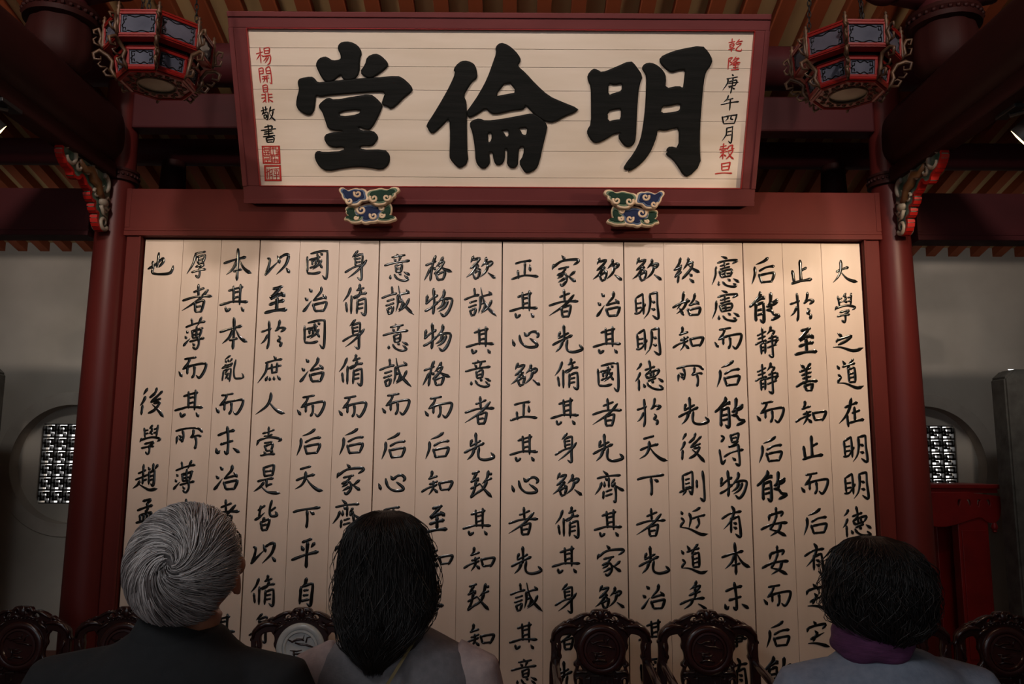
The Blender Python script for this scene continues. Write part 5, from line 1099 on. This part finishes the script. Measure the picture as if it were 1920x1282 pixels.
# --- grey-haired man in a black jacket
pm = pY(357, 1066, -3.37); LX, LY = pm.x-.0, -3.37
hc = (0.0, 0.0, pm.z)
man, R, S = person('man with short grey hair and a black jacket, seen from behind, head tilted up', (LX, LY, 0), 1.66, hc, 1.0, math.radians(32), math.radians(-7), .225, -.02)
bx = -.02
J = [((bx, 0, S(.72)), .235, .15, .8), ((bx, 0, S(.9)), .235, .15, .8), ((bx, 0, S(1.1)), .225, .145, .8), ((bx, -.005, S(1.24)), .235, .142, .85), ((bx, -.015, S(1.33)), .22, .125, .9), ((bx, -.02, S(1.392)), .165, .11, .95), ((bx+.005, -.015, S(1.428)), .105, .09, 1), ((bx+.01, -.01, S(1.452)), .08, .076, 1)]
slv = []
for s in (-1, 1):
    slv.append(([Vector((bx+s*.10, -.012, S(1.375))), Vector((bx+s*.185, -.015, S(1.345))), Vector((bx+s*.235, -.015, S(1.24))), Vector((bx+s*.245, -.02, S(1.06))), Vector((bx+s*.24, .04, S(.82)))], [.05, .078, .076, .066, .056]))
top_garment(man, 'jacket', 'jacket', J, slv, 'jacket', S)
bm = bmesh.new()           # folded collar
cr = []
for k in range(40):
    t = 2*math.pi*k/40
    cr.append((Vector((bx+.012+.10*math.cos(t), -.012+.092*math.sin(t), S(1.405)-.012*math.sin(t)-.008*math.cos(t))), Vector((bx+.012+.074*math.cos(t), -.004+.072*math.sin(t), S(1.452)-.022*math.sin(t)-.014*math.cos(t)))))
q = [[bm.verts.new(p) for p in (a+Vector((0, 0, -.018)), a.lerp(b, .45)*1.0, b, b*.0+Vector((bx+.012+(b.x-bx-.012)*.93, -.004+(b.y+.004)*.93, b.z-.004)), Vector((bx+.012+(a.x-bx-.012)*.9, a.y*.9, a.z-.02)))] for a, b in cr]
for k in range(40):
    for j in range(4): bm.faces.new((q[k][j], q[(k+1) % 40][j], q[(k+1) % 40][j+1], q[k][j+1]))
bmesh.ops.recalc_face_normals(bm, faces=bm.faces[:]); link('collar', bm, 'jacket', man, True)
# hair: cap over the skull plus swirling strands from the crown whorl
HS = 1.04
def scalp(u, grow=1.0):        # u: unit direction in the head frame -> point on the hair surface
    return Vector((u.x*.0945*HS*grow, (-.010+u.y*.106*grow)*HS, (.018+u.z*.103*grow)*HS))
bm = bmesh.new(); g = bmesh.ops.create_icosphere(bm, subdivisions=5, radius=1)
dele = []
for v in bm.verts:
    u = v.co.normalized(); hl = -.62 + .95*max(0, u.y+.15) + (.28 if abs(u.x) > .6 and u.y > -.45 else 0)
    if u.z < hl: dele.append(v)
    w = .97+.014*noise.noise(u*7)
    v.co = R @ scalp(u, w)
bmesh.ops.delete(bm, geom=dele, context='VERTS'); hair = link('hair', bm, 'greybase', man, True)
wh = Vector((.30, -.78, .68)).normalized()
e1 = wh.cross(Vector((1, 0, 0))).normalized(); e2 = wh.cross(e1)
paths = []
for i in range(5200):
    a = rnd.random()*2*math.pi; d = .02+2.0*rnd.random()**.6; 
    u = (wh*math.cos(d)+(e1*math.cos(a)+e2*math.sin(a))*math.sin(d)).normalized()
    pts = []; L = rnd.uniform(.5, .85); n = 9; lift = rnd.uniform(.985, 1.035); clump = noise.noise(u*5)*.5
    for k in range(n):
        hl = -.66 + .95*max(0, u.y+.15) + (.28 if abs(u.x) > .6 and u.y > -.45 else 0)
        if u.z < hl: break
        f = k/(n-1); pts.append(R @ scalp(u, lift+.018*math.sin(math.pi*f)))
        dd = math.acos(max(-1, min(1, u.dot(wh)))); rad = (u*u.dot(wh)-wh); rad = rad-u*rad.dot(u); rad = rad.normalized() if rad.length > 1e-6 else e1
        tan = u.cross(rad)
        sw = 1.25*math.exp(-dd*.85)+clump*.7
        g = Vector((0, -.1, -1)); g = R.to_3x3().inverted() @ g; g = g-u*g.dot(u)
        st = (rad*math.cos(sw)+tan*math.sin(sw)+g*.25*min(1, dd)).normalized()
        u = (u+st*L/n).normalized()
    if len(pts) > 3: paths.append(pts)
strands('hair_strands', hair, paths, .0011, 'greyhair', lambda p: min(1, max(0, .5+.55*noise.noise((p[0]-R.translation)*38)+rnd.gauss(0, .22))))
bm = bmesh.new()               # spectacle arms
for s in (-1, 1):
    add_tube(bm, [R @ Vector((s*.084, -.005, .004)), R @ Vector((s*.078, .05, .004)), R @ Vector((s*.056, .097, .004))], .0022, 6)
    add_tube(bm, [R @ Vector((s*.033+.021*math.cos(t), .098, .002+.017*math.sin(t))) for t in [2*math.pi*k/20 for k in range(20)]], .0018, 5, closed=True)
link('spectacles', bm, 'iron', man, True)

# --- long-haired woman in a charcoal vest
D2 = -3.05
pw = pY(725, 1076, D2); LX2 = pw.x
w1, R, S = person('woman with long dark hair, a charcoal vest and a thin shoulder strap, seen from behind', (LX2, D2, 0), 1.62, (0, 0, pw.z), .93, math.radians(16), 0, .185, pY(745, 1200, D2).x-LX2)
cx = pY(745, 1200, D2).x-LX2
V = [((cx, 0, S(.78)), .185, .135, .8), ((cx, 0, S(.95)), .18, .13, .8), ((cx, 0, S(1.1)), .165, .12, .82), ((cx, -.005, S(1.24)), .178, .118, .85), ((cx, -.012, S(1.33)), .182, .105, .9), ((cx, -.016, S(1.38)), .155, .09, .95), ((cx, -.012, S(1.42)), .075, .07, 1)]
sl = []
for s in (-1, 1):
    sl.append(([Vector((cx+s*.12, -.014, S(1.355))), Vector((cx+s*.172, -.014, S(1.33))), Vector((cx+s*.195, -.014, S(1.22))), Vector((cx+s*.21, -.02, S(1.06))), Vector((cx+s*.195, .04, S(.83)))], [.05, .060, .060, .054, .044]))
top_garment(w1, 'vest', 'vest', V, sl, 'sleeve', S, .004)
a, b = pY(812, 1142, D2-.02), pY(722, 1290, D2-.15)
bm = bmesh.new(); off = Vector((LX2, D2, 0)); pp = [a-off, a.lerp(b, .33)-off+Vector((0, -.03, 0)), a.lerp(b, .66)-off+Vector((0, -.018, 0)), b-off, b-off+Vector((-.12, .03, -.2))]
pp = [pp[0]+Vector((.004, .10, .035))]+pp
prev = None
for p in pp:
    vs = [bm.verts.new(p+Vector(q)) for q in ((-.0055, -.004, -.003), (.0055, -.004, .003), (.0055, .002, .003), (-.0055, .002, -.003))]
    if prev:
        for k in range(4): bm.faces.new((prev[k], prev[(k+1) % 4], vs[(k+1) % 4], vs[k]))
    prev = vs
link('bag_strap', bm, 'strap', w1)
def long_hair(o, loc, Y, rows, base, m, n, seed, wav, rst, depth, ln):
    """rows: (photo y, left x, right x) of the hair silhouette at distance Y; builds a shell and wavy locks over it"""
    r = random.Random(seed); off = Vector(loc); ring = []
    for y, xl, xr, dp, yo in rows:
        A, B = pY(xl, y, Y)-off, pY(xr, y, Y)-off; ring.append((((A.x+B.x)/2, yo, (A.z+B.z)/2), (B.x-A.x)/2, dp, 1.0))
    bm = bmesh.new(); N = 40; rr = loft(bm, [(c, a*.96, b*.96, e) for c, a, b, e in ring], N)
    bmesh.ops.delete(bm, geom=[v for i, row in enumerate(rr) if i > 3 for k, v in enumerate(row) if math.sin(2*math.pi*k/N) > .55], context='VERTS')     # the face stays open
    for v in bm.verts: v.co += Vector((noise.noise(v.co*22), noise.noise(v.co*22+Vector((5, 0, 0))), 0))*.006
    shell = link('hair', bm, base, o, True)
    def surf(t, f, g):      # angle, row parameter 0..1
        q = f*(len(ring)-1); i = min(int(q), len(ring)-2); u = q-i; u2 = u*u*(3-2*u)
        c0, a0, b0, _ = ring[i]; c1, a1, b1, _ = ring[i+1]; L = lambda p, s: p+(s-p)*u
        return Vector((L(c0[0], c1[0])+L(a0, a1)*g*math.cos(t), L(c0[1], c1[1])+L(b0, b1)*g*math.sin(t), L(c0[2], c1[2])))
    P = []
    for i in range(n):
        t = r.random()*2*math.pi; f0 = r.random()**1.2*.85; L = r.uniform(.25, .5)*ln; g0 = r.uniform(.95, 1.05); ph = r.random()*6.28; am = r.uniform(.3, 1)*wav; pts = []
        for k in range(9):
            f = f0+L*k/8
            if f > 1.0+.05*r.random() or (math.sin(t) > .5 and f > 3.3/(len(ring)-1)): break
            p = surf(t+.10*math.sin(f*9+ph)*am*8, min(f, 1), g0+.35*am*math.sin(f*22+ph)+.02*(k/8)); 
            if f > 1: p.z -= (f-1)*.2
            pts.append(p)
        if len(pts) > 3: P.append(pts)
    for i in range(n//14):           # loose flyaway locks
        t = r.uniform(-.16, 1.16)*-math.pi; f0 = r.uniform(.02, .8); L = r.uniform(.2, .4); ph = r.random()*6.28; pts = []; out = r.uniform(.06, .22)
        for k in range(11):
            f = min(1, f0+L*k/10); p = surf(t+.16*math.sin(f*16+ph), f, .99+out*math.sin(math.pi*k/11)+.03*math.sin(f*40+ph)); pts.append(p)
        P.append(pts)
    strands('hair_strands', shell, P, rst, m)
    return shell
rows = [(959, 700, 745, .03, .02), (967, 678, 768, .065, .01), (988, 656, 789, .088, 0), (1020, 645, 803, .10, -.005), (1060, 640, 811, .105, -.012), (1100, 639, 816, .10, -.03), (1135, 640, 814, .09, -.05), (1165, 650, 799, .07, -.075), (1192, 662, 778, .05, -.09), (1215, 682, 752, .035, -.10), (1234, 700, 732, .02, -.105)]
long_hair(w1, (LX2, D2, 0), D2, rows, 'blackbase', 'blackhair', 3400, 3, .085, .0012, .1, 1)

# --- curly-haired woman in a blue-grey jacket with a purple scarf
D3 = -3.15
p3 = pY(1643, 1114, D3); LX3 = p3.x
w2, R, S = person('woman with chin-length curly dark hair, purple scarf and blue-grey jacket, seen from behind', (LX3, D3, 0), 1.6, (0, 0, p3.z), .93, math.radians(10), math.radians(6), .2, pY(1650, 1250, D3).x-LX3)
cx = pY(1656, 1250, D3).x-LX3
V = [((cx, 0, S(.74)), .225, .15, .8), ((cx, 0, S(.92)), .22, .148, .8), ((cx, 0, S(1.1)), .205, .14, .82), ((cx, -.005, S(1.24)), .212, .135, .85), ((cx, -.014, S(1.335)), .188, .118, .9), ((cx, -.018, S(1.388)), .135, .098, .95), ((cx, -.012, S(1.42)), .085, .082, 1)]
sl = []
for s in (-1, 1):
    sl.append(([Vector((cx+s*.10, -.014, S(1.36))), Vector((cx+s*.165, -.014, S(1.335))), Vector((cx+s*.21, -.014, S(1.245))), Vector((cx+s*.24, -.02, S(1.06))), Vector((cx+s*.225, .04, S(.83)))], [.05, .068, .07, .064, .054]))
top_garment(w2, 'jacket', 'bluegrey', V, sl, 'bluegrey', S, .005)
bm = bmesh.new()               # sleeve seams
for s in (-1, 1):
    add_tube(bm, [Vector((cx+s*.168, -.085, S(1.345))), Vector((cx+s*.178, -.13, S(1.30))), Vector((cx+s*.178, -.148, S(1.24))), Vector((cx+s*.172, -.152, S(1.17)))], .0022, 5)
link('sleeve_seams', bm, 'trousers', w2)
bm = bmesh.new()               # wound scarf: three soft rolls
sx = pY(1632, 1205, D3).x-LX3; sz = pY(1632, 1210, D3-.08).z
for dz, ra, rb, th in ((.026, .054, .058, .016), (.006, .063, .07, .018), (-.012, .068, .076, .014)):
    add_tube(bm, [Vector((sx+ra*math.cos(t), -.008+rb*math.sin(t), sz+dz+.010*math.sin(t)+.004*math.sin(5*t+dz*90)+.008*math.cos(t))) for t in [2*math.pi*k/40 for k in range(40)]], [th*(1+.12*math.sin(k*.9+dz*200)) for k in range(40)], 12, closed=True)
remeshed('scarf', bm, .005, 'purple', w2, 2)
rows = [(1008, 1622, 1668, .03, .02), (1016, 1598, 1690, .07, .01), (1036, 1574, 1712, .095, 0), (1066, 1559, 1727, .108, -.004), (1100, 1553, 1734, .112, -.008), (1135, 1552, 1735, .108, -.012), (1160, 1562, 1728, .098, -.016), (1182, 1588, 1705, .08, -.02), (1196, 1612, 1680, .055, -.03)]
long_hair(w2, (LX3, D3, 0), D3, rows, 'blackbase', 'blackhair', 3400, 5, .14, .0013, .1, 1)
